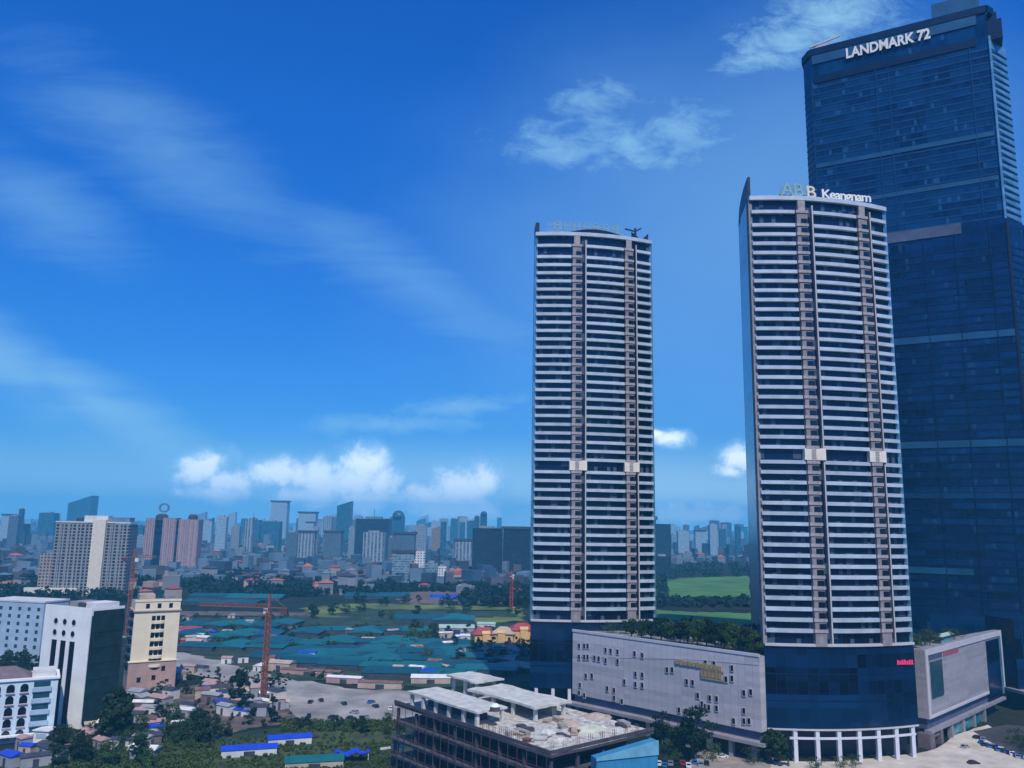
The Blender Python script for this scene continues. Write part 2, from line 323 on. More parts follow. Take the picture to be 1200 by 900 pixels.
M = dict(
    band=banded('pale blue grey balcony band', (.48, .57, .65)),
    bandline=surf('grey concrete floor line', (.50, .50, .52), .7, .12, .4),
    brick=surf('brown stone cladding', (.26, .235, .24), .8, .3, .6, stretch=(1, 1, .6)),
    brick2=surf('mauve stone ledge', (.36, .325, .325), .8, .25, .6),
    fin=surf('pale metal fin', (.55, .50, .46), .5, .1, .3),
    cream=surf('cream stone panel', (.72, .64, .50), .6, .1, .3),
    vent=surf('cream vent panel', (.80, .74, .62), .6, .1, .3),
    glass_res=curtain('dark blue apartment glazing', (.001, .004, .018), (.004, .015, .06), 1.4, 3.84, .1, .2, .1, (.02, .03, .06), blinds=(.22, (.10, .13, .17), .7)),
    glass_side=curtain('teal apartment side glazing', (.08, .22, .30), (.22, .42, .50), 1.8, 3.84, .1, .2, .5, (.05, .1, .14)),
    glass_base=curtain('navy podium glazing', (.0005, .002, .016), (.004, .034, .11), 3.4, 4.6, .12, .15, .15, (.02, .04, .1)),
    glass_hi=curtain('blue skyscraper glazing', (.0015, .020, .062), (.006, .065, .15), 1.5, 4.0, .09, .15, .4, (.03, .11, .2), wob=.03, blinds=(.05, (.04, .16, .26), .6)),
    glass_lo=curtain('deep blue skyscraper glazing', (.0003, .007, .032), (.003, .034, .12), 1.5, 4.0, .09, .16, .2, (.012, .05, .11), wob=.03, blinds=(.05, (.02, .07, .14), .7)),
    glass_lit=curtain('sunlit teal corner glazing', (.10, .28, .38), (.22, .45, .55), 1.5, 4.0, .1, .25, .4, (.05, .12, .2)),  # lighter tint stands in for sunlight on the skyscraper's corner facet
    spandrel=surf('blue grey spandrel panel', (.007, .060, .135), .35, .3, .08, metal=.3),
    spandrel_lo=surf('dark blue spandrel panel', (.002, .020, .062), .35, .4, .08, metal=.3),
    belt=surf('pale louvred belt', (.085, .11, .17), .5, .3, .1, metal=.3),
    belt_blue=surf('blue louvred belt', (.018, .10, .19), .4, .25, .1, metal=.3),
    navy=surf('navy metal', (.008, .014, .04), .4, .3, .3),
    letters=surf('white sign letters', (.85, .82, .74), .5, .05, 1),
    letters_grey=surf('grey green sign letters', (.26, .42, .42), .5, .1, 1),
    letters_gold=surf('gold sign letters', (.36, .27, .13), .4, .2, 1),
    pod=curtain('mauve grey stone wall', (.38, .365, .375), (.50, .48, .49), 3.0, 1.8, .10, .75, 0, (.17, .16, .18), wob=0, linef=.14),
    pod_light=surf('pale stone frame', (.54, .53, .54), .7, .1, .12),
    pod_face=curtain('grey mauve stone panel', (.27, .26, .28), (.36, .345, .365), 2.6, 1.3, .08, .75, 0, (.14, .135, .15), wob=0, linef=.14),
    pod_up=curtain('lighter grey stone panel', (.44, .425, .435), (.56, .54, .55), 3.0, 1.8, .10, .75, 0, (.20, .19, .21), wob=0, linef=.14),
    pod_base=surf('blue grey soffit panel', (.08, .10, .17), .6, .25, .2),
    pod_canopy=surf('grey canopy edge', (.28, .26, .29), .6, .2, .3),
    brownp=surf('brown stone pillar', (.16, .12, .13), .8, .25, .4),
    shop=surf('teal shop glass', (.03, .22, .24), .15, .5, .25, spec=.8),
    winglass=surf('dark window glass', (.004, .006, .016), .15, .5, .3, spec=.8),
    winteal=surf('teal window glass', (.02, .07, .10), .15, .4, .3, spec=.8),
    column=surf('white column', (.62, .63, .68), .6, .1, .3),
    white=surf('white painted wall', (.82, .83, .78), .75, .10, .12),
    white_blue=surf('pale blue painted wall', (.58, .70, .76), .75, .12, .15),
    lightblue=surf('light blue grey wall', (.36, .48, .58), .75, .14, .15),
    net=surf('dark green netting', (.001, .012, .018), .9, .7, .30, c2=(.004, .040, .046), bump=.5),
    hotel=surf('cream yellow plaster', (.78, .69, .50), .75, .09, .15),
    hotel_base=surf('shadow pink plaster', (.42, .28, .24), .8, .15, .25),  # dusky pink paints the shadow over the hotel's foot
    roofgrey=surf('grey flat roof', (.24, .24, .25), .85, .3, .15),
    rooflight=surf('pale cluttered roof', (.55, .52, .44), .9, .4, .22, c2=(.74, .72, .62)),
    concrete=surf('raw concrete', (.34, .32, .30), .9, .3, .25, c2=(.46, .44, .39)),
    concrete_dark=surf('shade dark concrete', (.075, .068, .08), .9, .35, .25),  # shade of the frame's upright faces painted into this dark tone
    concrete_pale=surf('sun bleached concrete', (.52, .52, .47), .9, .22, .3, c2=(.70, .69, .60), bump=.2),
    rubble=surf('pale rubble', (.36, .33, .28), .95, .5, .5, c2=(.78, .75, .66), bump=.5),
    blue_sheet=surf('blue sheet cladding', (.04, .24, .42), .55, .2, .15),
    blue_rail=surf('pale blue rail', (.16, .42, .55), .55, .2, .3),
    blue=surf('bright blue roof sheet', (.015, .06, .52), .5, .25, .25),
    teal=banded('teal roof sheet', (.007, .13, .13)),
    teal2=banded('dark teal roof sheet', (.005, .075, .095)),
    mint=surf('mint roof sheet', (.36, .52, .42), .6, .2, .2),
    tarp=surf('pale green cream tarpaulin', (.50, .52, .40), .8, .2, .5),
    red=surf('red tiled roof', (.34, .06, .07), .8, .3, .3),
    orange=surf('orange tiled roof', (.46, .13, .07), .8, .3, .3),
    pink=surf('dusty pink wall', (.42, .27, .25), .8, .2, .2),
    yellow=surf('ochre yellow wall', (.70, .46, .18), .8, .15, .2),
    tan=surf('tan wall', (.46, .36, .28), .85, .2, .2),
    grey=surf('grey wall', (.30, .31, .33), .85, .2, .2),
    palewall=surf('pale wall', (.60, .60, .57), .85, .15, .2),
    bluewall=surf('blue grey wall', (.12, .19, .26), .85, .2, .2),
    house_pale=surf('haze tinted house wall', (.17, .20, .22), .9, .25, .1), house_white=surf('dimmed white roof', (.30, .30, .30), .9, .3, .1),  # distance haze painted into the wall tint, white roof dimmed
    whiteroof=surf('white sheet roof', (.72, .72, .70), .7, .2, .3),
    brownroof=surf('rusty sheet roof', (.20, .11, .09), .8, .35, .3),
    darkroof=surf('dark sheet roof', (.045, .05, .07), .8, .35, .3),
    crane=surf('rust orange crane paint', (.26, .085, .05), .6, .2, .5),
    crane_red=surf('red crane paint', (.46, .05, .05), .6, .2, .5),
    crane_white=surf('white crane paint', (.66, .64, .60), .6, .2, .5),
    crane_dark=surf('dark crane ballast', (.10, .05, .06), .8, .2, .5),
    bark=surf('bark', (.07, .05, .035), .9, .3, 1.0),
    leaf=leafmat('dark green leaves', (.004, .014, .008), (.020, .046, .012)),
    leaf2=leafmat('mid green leaves', (.012, .035, .012), (.055, .10, .022)),
    leaf3=leafmat('blue green leaves', (.003, .015, .012), (.014, .042, .026)),
    grass=leafmat('rough grass', (.02, .045, .008), (.08, .11, .02)),
    tyre=surf('tyre rubber', (.015, .015, .017), .9, .2, 1),
    redneon=emit('lit red sign', (.8, .03, .12), .4),
    red_letters=surf('red sign letters', (.42, .10, .13), .6, .1, 1),
)

# ------------------------------------------------------------------ ground, roads, fields
def ground_mat():
    mt, ns, ls, b = newmat('city ground')
    t = ns.new('ShaderNodeTexCoord')
    def nz(sc, d=6):
        n = ns.new('ShaderNodeTexNoise'); n.inputs['Scale'].default_value = sc; n.inputs['Detail'].default_value = d; n.inputs['Roughness'].default_value = .65
        ls.new(t.outputs['Object'], n.inputs['Vector']); return n.outputs[0]
    a = ramp(ns, ls, nz(.012), [(.38, (.006, .018, .012)), (.5, (.016, .030, .016)), (.60, (.045, .042, .032)), (.72, (.025, .032, .036))])
    c = ramp(ns, ls, nz(.12), [(.35, (.005, .013, .010)), (.6, (.025, .03, .022)), (.8, (.09, .08, .07))])
    mx = ns.new('ShaderNodeMix'); mx.data_type = 'RGBA'; mx.inputs[0].default_value = .5; ls.new(a, mx.inputs[6]); ls.new(c, mx.inputs[7])
    ls.new(mx.outputs[2], b.inputs['Base Color']); b.inputs['Roughness'].default_value = .95; b.inputs['Specular IOR Level'].default_value = .1
    return mt
gb = MB(); RAD = 15000
gb.face([(RAD*math.cos(2*math.pi*k/48), RAD*math.sin(2*math.pi*k/48), 0) for k in range(48)])
tag(gb.build('ground', ground_mat()), kind='structure')
LAYER = [0.04]
def sheet(name, pxs, mat, z=None, rough=2.0, world=False):
    """a ground patch whose outline is given as photo pixels on the ground; its rim is broken up so that it does not look cut out"""
    LAYER[0] += .02; z = LAYER[0] if z is None else z
    pts = [Vector((p[0], p[1], 0)) if world else G(*p) for p in pxs]
    out = []; rnd = random.Random(len(pxs)*17+int(abs(pts[0].x)))
    for i, a in enumerate(pts):
        b = pts[(i+1) % len(pts)]; n = max(1, int((b-a).length/6))
        for k in range(n):
            q = a.lerp(b, k/n); out.append((q.x+rnd.uniform(-rough, rough), q.y+rnd.uniform(-rough, rough), z))
    mb = MB(); area = sum(out[i][0]*out[(i+1) % len(out)][1]-out[(i+1) % len(out)][0]*out[i][1] for i in range(len(out)))
    mb.face(out if area > 0 else out[::-1]); o = mb.build(name, mat); tag(o, kind='structure'); return o
mat_dirt = surf('pale dirt yard', (.24, .22, .19), .95, .35, .045, c2=(.46, .43, .38), detail=10)
mat_dirt2 = surf('brown dirt', (.07, .05, .042), .95, .4, .14, c2=(.20, .15, .12), bump=.4)
mat_field = surf('grass field', (.07, .12, .02), .95, .4, .03, c2=(.19, .24, .04))
mat_field2 = surf('bright rice field', (.05, .16, .03), .95, .3, .02, c2=(.11, .26, .05))
mat_field3 = surf('dark vegetable field', (.012, .035, .02), .95, .5, .05, c2=(.04, .075, .03))
mat_asphalt = surf('asphalt', (.04, .04, .045), .9, .3, .12, c2=(.075, .072, .072))
mat_plaza = surf('cream plaza paving', (.52, .45, .36), .85, .2, .12, c2=(.66, .60, .50))
mat_pave = surf('worn paving', (.30, .25, .21), .9, .3, .15, c2=(.44, .38, .31))
mat_line = surf('white road paint', (.7, .7, .68), .8, .15, .6)
sheet('grass_ground', [(0, 910), (0, 880), (120, 868), (250, 862), (340, 852), (480, 850), (480, 910)], mat_field3)
sheet('rough_grass_ground', [(150, 880), (250, 876), (370, 852), (470, 852), (470, 875), (390, 880), (330, 912), (150, 912)], surf('rough verge grass', (.035, .055, .018), .95, .5, .10, c2=(.085, .115, .03)), rough=3)
sheet('brown_dirt_ground', [(160, 812), (205, 808), (280, 790), (340, 800), (345, 845), (260, 862), (170, 850)], mat_dirt2, rough=3)
sheet('dirt_yard', [(332, 812), (352, 796), (410, 806), (500, 812), (500, 848), (430, 850), (352, 848), (336, 832)], mat_dirt, rough=2.5)
sheet('dirt_road', [(204, 764), (248, 768), (300, 786), (352, 796), (338, 822), (300, 812), (250, 794), (204, 786)], mat_dirt, rough=2)
sheet('dirt_track', [(206, 716), (460, 719), (460, 722.5), (206, 721)], mat_dirt2, rough=2)
sheet('brown_field', [(470, 690), (590, 694), (590, 708), (470, 708)], surf('brown field', (.16, .10, .08), .95, .3, .02), rough=6)
sheet('grass_field', [(355, 713), (420, 707), (520, 709), (610, 712), (612, 728), (500, 737), (372, 737)], mat_field, rough=5)
sheet('hedged_field', [(420, 713), (600, 716), (600, 723), (470, 727), (390, 722)], mat_field3, rough=6)
sheet('rice_field', [(768, 684), (800, 677), (884, 675), (886, 702), (800, 704), (770, 702)], mat_field2, rough=8)
sheet('rice_field', [(750, 714), (800, 717), (890, 719), (890, 742), (800, 740), (750, 735)], mat_field2, rough=5)
sheet('vegetable_field', [(205, 725), (345, 722), (640, 732), (640, 800), (480, 806), (340, 796), (205, 760)], mat_field3, rough=4)
sheet('plaza', [(880, 930), (900, 893), (985, 893), (1070, 884), (1098, 878), (1120, 862), (1158, 850), (1178, 866), (1230, 898), (1300, 940)], mat_plaza, rough=.6)
sheet('forecourt', [(790, 930), (815, 882), (850, 868), (905, 880), (905, 930)], mat_pave, rough=.8)
sheet('road', [(600, 822), (640, 818), (760, 850), (880, 876), (880, 886), (800, 872), (700, 846)], mat_asphalt, rough=.4)
sheet('parking_ground', [(1140, 858), (1180, 850), (1260, 858), (1300, 920), (1200, 892)], mat_asphalt, rough=.5)

# ------------------------------------------------------------------ the two apartment towers
def arc_y(x, s=4.2, hw=26.5): return -s*(1-(x/hw)**2)
def arc_poly(x0, x1, out, back, n=10):
    """plan of a strip along the bowed front between x0 and x1, from `out` in front of it to `back` behind it, counter-clockwise"""
    xs = [x0+(x1-x0)*k/n for k in range(n+1)]
    return [(x, arc_y(x)-out) for x in xs] + [(x, arc_y(x)+back) for x in reversed(xs)]
Z_BOT, Z_TOP, Z_MECH = 40.6, 210.0, 107.5
def floor_levels(zt, zm):
    z = [zt, zt-5.6, zt-11.1]; p = (z[-1]-Z_BOT-5.6)/40; done = False
    while z[-1] > Z_BOT+1:
        if not done and z[-1]-p < zm: z.append(z[-1]-5.6); done = True
        else: z.append(z[-1]-p)
    return z, p
PIERS = ((-12.2, -4.0), (11.6, 19.4))
SEGS = ((-26.0, -11.2), (-4.5, 12.6), (18.9, 26.0))
def residential(name, label, loc, rz, zt, zm):
    t = thing(name, label, 'apartment tower', loc, rz)
    shaft = [(x, arc_y(x)+.9) for x in [-25.6+51.2*k/16 for k in range(17)]] + [(19.4, 25.5), (-19.4, 25.5)]
    mb = MB(); mb.prism(shaft, Z_BOT-.8, zt+.2, 0, 1); mb.build('glass_shaft', [M['glass_res'], M['roofgrey']], t)
    # teal glazed end wall with its own brown corner strip
    for sx in (-1, 1):
        sb = MB(); a, b = (sx*26.3, 2.2), (sx*20.0, 25.8)
        q = [a, (a[0]-sx*1.2, a[1]), (b[0]-sx*1.2, b[1]), b]
        sb.prism(q if sx > 0 else q[::-1], Z_BOT-.8, zt+.6, 0); sb.build('end_wall', [M['glass_side']], t)
        cb = MB(); q = [(sx*26.75, .3), (sx*26.75, 2.2), (sx*25.4, 2.2), (sx*25.4, .3)]
        cb.prism(q if sx > 0 else q[::-1], Z_BOT-.8, zt+.8, 0); cb.build('corner_strip', [M['brick'] if sx < 0 and zt < 213 else M['glass_side']], t)
    zs, p = floor_levels(zt, zm)
    bm_ = MB(); lb = MB()
    front = []
    for x0, x1 in SEGS:
        for k in range(11):
            x = x0+(x1-x0)*k/10
            if k == 0 and x0 > -26: front.append((x, arc_y(x)+1.15))
            front.append((x, arc_y(x)-.55))
            if k == 10 and x1 < 26: front.append((x, arc_y(x)+1.15))
    bm_.prism(front+[(x, arc_y(x)+1.7) for x in [26-52*k/20 for k in range(21)]], 0, 1.34, 0)
    bmesh_ = bm_.mesh('balcony_band', M['band']); lmesh = []
    for x0, x1 in PIERS:
        lb = MB(); lb.prism(arc_poly(x0+1.2, x0+5.7, 1.05, 1.4, 3), .1, 1.25, 0); lmesh.append(lb.mesh('pier_ledge', M['brick2']))
    top = MB(); top.prism(arc_poly(-26.6, 26.6, .6, 1.3, 18), zt, zt+1.7, 0); top.build('roof_band', [M['band']], t)
    for i, z in enumerate(zs[1:-1]):
        place('balcony_band', bmesh_, t, (0, 0, z))
        for lm_ in lmesh: place('pier_ledge', lm_, t, (0, 0, z))
    low = MB(); low.prism(arc_poly(-26.6, 26.6, .7, 1.3, 18), Z_BOT-.9, Z_BOT-.1, 0); low.build('lowest_ledge', [M['bandline']], t)
    for x0, x1 in PIERS:
        pb = MB()
        pb.prism(arc_poly(x0+1.6, x0+5.4, .75, 1.5, 3), Z_BOT-.9, zt-5, 0)
        pb.build('brick_pier', [M['brick']], t)
        fb = MB(); fb.prism(arc_poly(x1-1.0, x1-.55, .5, 1.5, 1), Z_BOT-.9, zt-2, 0); fb.build('pale_fin', [M['fin']], t)
        hb = MB(); hb.prism(arc_poly(x0+2.2, x0+4.8, .5, 1.4, 2), zt-5, zt-.1, 0); hb.build('pier_head', [M['brick2']], t)
        cb = MB(); cb.prism(arc_poly(x0+.6, x1-.3, 1.0, 1.5, 3), zm_real(zs)+.6, zm_real(zs)+5.0, 0); c = cb.build('vent_panel', [M['vent']], t)
        gb_ = MB()
        for k in range(6): gb_.prism(arc_poly(x0+2.9, x0+4.5, 1.12, 1.5, 1), zm_real(zs)+1.0+k*.65, zm_real(zs)+1.3+k*.65, 0)
        gb_.build('louvre', [M['brick']], c)
        # little dark balcony windows beside the pier, one per floor
        wb = MB(); wb.prism(arc_poly(x0+3.0, x0+5.3, .86, 1.4, 1), 1.35, 3.3, 0); wm = wb.mesh('pier_window', M['winglass'])
        for z in zs[2:-1]: place('pier_window', wm, t, (0, 0, z))
    return t
def zm_real(zs):
    for a, b in zip(zs[2:], zs[3:]):
        if a-b > 5: return b+.9
ANG = R(8.8)
def base_glass(t, z0, front_out=0.0):
    mb = MB(); poly = [(x, arc_y(x)-front_out) for x in [-26.6+53.2*k/16 for k in range(17)]] + [(21.5, 26), (-21.5, 26)]
    mb.prism(poly, z0, Z_BOT-.9, 0, 1); mb.build('base_glazing', [M['glass_base'], M['navy']], t)
    for k, z in enumerate((z0+.1, z0+9.2, z0+18.4)):
        lb = MB(); lb.prism([(x, y-.12) for x, y in poly[:17]]+[(26.5, 1.2), (-26.5, 1.2)], z, z+.35, 0); lb.build('base_transom', [M['spandrel_lo']], t)
# nearer tower
cB = atY(987, 757, 306); TB = Vector((cB.x, 308.0, 0))
tb = residential('apartment_tower', 'nearer of the two white banded towers, with rooftop sign and dark curved fin', TB, ANG, Z_TOP, Z_MECH)
tb.scale.x = 1.115
base_glass(tb, 11.5)
mb = MB(); mb.prism([(-25.5, 5.5), (25.5, 5.5), (20, 25), (-20, 25)], 0, 11.4, 0); mb.build('recessed_lobby', [M['navy']], tb)
for x in (-18, -11.0, -3.9, 3.1, 10.1, 17.1, 24.0):
    cb = MB(); y = arc_y(x)+.6
    cb.box(x-.65, y-.6, 0, x+.65, y+.6, 11.48); cb.build('colonnade_column', [M['column']], tb)
bb = MB(); bb.prism(arc_poly(-24, 25.2, .1, .55, 14), 7.9, 8.6, 0); bb.build('colonnade_beam', [M['column']], tb)
bb = MB(); bb.prism(arc_poly(-26.5, 26.5, .35, 1.2, 14), 10.9, 11.47, 0); bb.build('soffit_edge', [M['bandline']], tb)
sg = MB()
for k in range(7): sg.box(19.0+k*.85, arc_y(21)-.55, 33.2, 19.55+k*.85, arc_y(21)-.3, 34.5 - (.35 if k % 3 == 1 else 0))
sg.box(18.8, arc_y(21)-.5, 32.9, 25, arc_y(21)-.35, 33.15); sg.build('neon_sign', [M['redneon']], tb)
def blade(t, pts, th, mat, name='roof_fin'):
    """upright curved fin: pts are (x, y, z_low, z_high) along its plan"""
    mb = MB(); n = len(pts)
    nx = [];
    for i in range(n):
        a, b = pts[max(0, i-1)], pts[min(n-1, i+1)]; d = Vector((b[0]-a[0], b[1]-a[1])).normalized(); nx.append((-d.y*th/2, d.x*th/2))
    for i in range(n-1):
        a, b, na, nb = pts[i], pts[i+1], nx[i], nx[i+1]
        mb.face([(a[0]-na[0], a[1]-na[1], a[2]), (b[0]-nb[0], b[1]-nb[1], b[2]), (b[0]-nb[0], b[1]-nb[1], b[3]), (a[0]-na[0], a[1]-na[1], a[3])])
        mb.face([(b[0]+nb[0], b[1]+nb[1], b[2]), (a[0]+na[0], a[1]+na[1], a[2]), (a[0]+na[0], a[1]+na[1], a[3]), (b[0]+nb[0], b[1]+nb[1], b[3])])
        mb.face([(a[0]-na[0], a[1]-na[1], a[3]), (b[0]-nb[0], b[1]-nb[1], b[3]), (b[0]+nb[0], b[1]+nb[1], b[3]), (a[0]+na[0], a[1]+na[1], a[3])])
    for i, s in ((0, 1), (n-1, -1)):
        a, na = pts[i], nx[i]; q = [(a[0]+na[0], a[1]+na[1], a[2]), (a[0]-na[0], a[1]-na[1], a[2]), (a[0]-na[0], a[1]-na[1], a[3]), (a[0]+na[0], a[1]+na[1], a[3])]
        mb.face(q if s > 0 else q[::-1])
    return mb.build(name, [mat], t)
zt = Z_TOP
blade(tb, [(-25.6+k*.72, 1.8+k*2.9, zt-1, zt+1.4+9.4*math.sqrt(1-(k/8)**2)) for k in range(9)], .9, M['navy'])
blade(tb, [(23.8-.2*k, 8+k*2, zt-1, zt+4+k*.4) for k in range(5)], .9, M['navy'])
pb = MB(); pb.prism([(x, arc_y(x)+4.5) for x in [-14+30*k/10 for k in range(11)]]+[(15, 18), (-13, 18)], zt+.2, zt+4.4, 0); pb.build('roof_plant_room', [M['navy']], tb)
# rooftop letters standing on the parapet
def letter_frame(t, x0, x1, y, z0, z1, step, mat):
    fb = MB(); x = x0
    while x <= x1: fb.bar((x, y, z0), (x, y, z1), .18); x += step
    for z in (z0+(z1-z0)*.25, z0+(z1-z0)*.75): fb.bar((x0, y, z), (x1, y, z), .16)
    fb.build('sign_frame', [mat], t)
letter_frame(tb, -15.2, -1.2, -1.8, zt+1.5, zt+7.5, 2.4, M['letters_grey'])
a = text('rooftop_lettering', 'AB', 7.6, M['letters_grey'], tb, (-15.2, -2.0, zt+2.6), off=.05, space=.85)
a = text('rooftop_lettering', 'B', 7.0, M['cream'], tb, (-5.6, -2.05, zt+2.4), off=.08)
letter_frame(tb, 1.2, 20.5, -1.2, zt+1.5, zt+5.0, 2.8, M['letters_grey'])
a = text('rooftop_lettering', 'Keangnam', 5.3, M['letters'], tb, (.6, -1.6, zt+2.9), off=.10, space=.86)

# farther tower
ZTA = 216.0
cA = atY(697, 725, 366); TA = Vector((cA.x, 368.5, 0))
ta = residential('apartment_tower', 'farther of the two white banded towers, behind the long grey mall wall', TA, ANG, ZTA, Z_MECH+1)
ta.scale.x = 1.075
base_glass(ta, 12.0)
mb = MB(); mb.prism([(-25.5, 5.5), (25.5, 5.5), (20, 25), (-20, 25)], 0, 11.9, 0); mb.build('recessed_lobby', [M['navy']], ta)
for x in (-24, -17.5, -11.0, -3.9, 3.1, 10.1, 17.1, 24.0):
    cb = MB(); y = arc_y(x)+.6; cb.box(x-.65, y-.6, 0, x+.65, y+.6, 11.98); cb.build('colonnade_column', [M['column']], ta)
pb = MB(); n = 14
pts = [(-13+27*k/n, -1.0) for k in range(n+1)]
pb.prism(pts+[(14, 14), (-13, 14)], ZTA+.2, ZTA+3, 0, ztop=[ZTA+2.4+2.6*math.sin(math.pi*k/n) for k in range(n+1)]+[ZTA+3, ZTA+3]); pb.build('roof_plant_room', [M['navy']], ta)
blade(ta, [(-25.4+.05*k, 1.4+k*1.2, ZTA-.5, ZTA+7.2-(k/5)**2*3) for k in range(6)], 1.6, M['navy'])
blade(ta, [(25.2-1.15*k, .6+k*.5, ZTA+.5, ZTA+5.2-2.6*math.sin(math.pi*k/6)+(1.6 if k > 3 else 0)) for k in range(7)], 1.0, M['navy'])
vb = MB(); vb.bar((19.6, 2, ZTA+1), (19.6, 2, ZTA+8.2), .8); vb.bar((19.6, 2, ZTA+6.6), (14.8, 2.2, ZTA+7.6), .6); vb.bar((19.6, 2, ZTA+6.6), (22.4, 2, ZTA+8.4), .6); vb.build('roof_davit', [M['navy']], ta)
letter_frame(ta, -21, 13.5, .4, ZTA+1.5, ZTA+8.2, 1.25, M['letters_grey'])
gb_ = MB()
for k in range(7):
    x = -18+k*4.4
    for z in (ZTA+3.9, ZTA+6.0, ZTA+8.0): gb_.box(x, .2, z, x+2.6, .5, z+.35)
    for q in (0, 2.3): gb_.box(x+q, .2, ZTA+3.9, x+q+.35, .5, ZTA+8.3)
gb_.build('rooftop_lettering', [M['letters_grey']], ta)

# ------------------------------------------------------------------ skyscraper
PL, PR = Vector((171.8, 447.3, 0)), Vector((256.2, 400.0, 0))
fd = (PR-PL); WID = fd.length; yawM = math.atan2(fd.y, fd.x)
tm = thing('skyscraper', 'huge dark blue glass skyscraper with its name in white letters along the roof edge', 'skyscraper', PL, yawM)
ZL, ZU, ZC = 243.0, 347.0, 364.5
def chain(mb, path, z0, z1, out, m=0):
    """one continuous thin slab standing proud of an open plan path"""
    n = len(path); offs = []
    for i in range(n):
        nn = Vector((0, 0))
        for a, b in ((i-1, i), (i, i+1)):
            if a < 0 or b >= n: continue
            d = (Vector(path[b])-Vector(path[a])).normalized(); nn += Vector((d.y, -d.x))
        offs.append(Vector(path[i])+nn.normalized()*out)
    mb.prism([tuple(p) for p in offs]+[tuple(p) for p in reversed(path)], z0, z1, m)
def ring(mb, poly, z0, z1, out, m=0):
    """belt round a plan: each side a thin slab standing proud of it"""
    n = len(poly)
    for i in range(n):
        a, b = Vector(poly[i]), Vector(poly[(i+1) % n]); d = (b-a).normalized(); nn = Vector((d.y, -d.x))
        p = [a, b, b+nn*out, a+nn*out]
        mb.prism([(q.x, q.y) for q in (p[3], p[2], p[1], p[0])], z0, z1, m)
ux, uy = (math.cos(-yawM), math.sin(-yawM))
def loc2(p): d = Vector((p[0], p[1], 0))-PL; c, s = math.cos(-yawM), math.sin(-yawM); return (d.x*c-d.y*s, d.x*s+d.y*c)
chU = loc2((271.8, 410.2)); chL = loc2((296.0, 422.0))
up_poly = [(0, 7), (5, 0), (WID, 0), chU, (chU[0]-6, chU[1]+34), (WID-14, 64), (8, 64), (0, 56)]
lo_poly = [(-1, 6), (4.5, -1.6), (WID+.3, -1.6), (WID+.9, 1.2), chL, (chL[0]-4, chL[1]+40), (WID-8, 70), (4, 70), (-1, 60)]
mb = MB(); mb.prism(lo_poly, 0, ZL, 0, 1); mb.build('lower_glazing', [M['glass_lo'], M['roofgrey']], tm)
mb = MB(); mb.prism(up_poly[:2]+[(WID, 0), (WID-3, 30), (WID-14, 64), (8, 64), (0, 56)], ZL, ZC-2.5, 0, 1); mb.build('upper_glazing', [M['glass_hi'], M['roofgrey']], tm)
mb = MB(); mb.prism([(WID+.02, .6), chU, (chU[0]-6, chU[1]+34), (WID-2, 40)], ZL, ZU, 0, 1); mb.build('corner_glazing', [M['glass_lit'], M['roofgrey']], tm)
z = 44.0
while z < ZC-22:
    lb = MB(); low = z < ZL-1
    if low: chain(lb, lo_poly[:6], z, z+1.05, .22)
    elif z > ZU-1: chain(lb, [(0, 7), (5, 0), (WID-.9, 0)], z, z+.95, .2)
    else: chain(lb, [(0, 7), (5, 0), (WID+.4, 0), chU], z, z+.95, .2)
    if not (ZL-14 < z < ZL+1): lb.build('floor_band', [M['spandrel_lo'] if low else M['spandrel']], tm)
    z += 4.0
for z0, z1, x0, x1, mt in ((ZL-5.4, ZL+.6, 36, WID-20, 'belt'), (180, 183.6, 5, WID, 'belt_blue'), (124, 127.5, 5, WID, 'belt_blue'), (98, 100.5, 5, WID, 'spandrel'), (60, 63, 40, 70, 'belt_blue')):
    lb = MB(); lb.box(x0, -2.1, z0, x1, -1.65, z1); lb.build('plant_belt', [M[mt]], tm)
for z0, z1, mt in ((ZL+22, ZL+24.5, 'belt_blue'), (290, 292.4, 'belt_blue')):
    lb = MB(); lb.box(5.2, -.5, z0, WID-1, -.22, z1); lb.build('plant_belt', [M[mt]], tm)
for x in (5.2, 40, 46.5, WID-9.5):
    lb = MB(); lb.box(x, -.52, ZL+3.3, x+.5, -.24, ZC-20); lb.build('facade_rib', [M['spandrel']], tm)
for x in (20, 37.5, 58, 73, 89):
    lb = MB(); lb.box(x, -2.2, 42, x+.45, -1.84, ZL-5); lb.build('facade_rib', [M['spandrel_lo']], tm)
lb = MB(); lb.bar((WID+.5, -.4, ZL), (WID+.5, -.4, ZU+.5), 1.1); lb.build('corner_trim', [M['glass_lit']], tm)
lb = MB(); lb.bar((WID+.9, -1.7, 40), (WID+.9, -1.7, ZL-1), 1.2); lb.build('corner_trim', [M['navy']], tm)
# crown
cb = MB(); cb.box(7, -.55, ZC-21, WID-6, -.2, ZC-16.5); cb.build('crown_dark_band', [M['spandrel_lo']], tm)
cb = MB(); cb.box(6, -.7, ZC-8.5, WID-5, -.22, ZC-3.0); cb.build('crown_light_band', [M['belt_blue']], tm)
cb = MB(); ring(cb, [(0, 7), (5, 0), (WID, 0), (WID+3, 5), (WID-3, 34), (WID-14, 64), (8, 64), (0, 56)], ZC-2.6, ZC+1.6, .9); cb.build('crown_parapet', [M['spandrel_lo']], tm)
rb = MB(); rb.box(WID-4, 3, ZU, WID+7, 18, ZC-6); rb.box(WID-3, 4, ZC-6, WID+5, 14, ZC-1); rb.build('stepped_shoulder', [M['spandrel_lo']], tm)
rb = MB(); rb.box(WID-26, 12, ZC, WID-2, 34, ZC+18); rb.build('roof_house', [M['belt_blue']], tm)
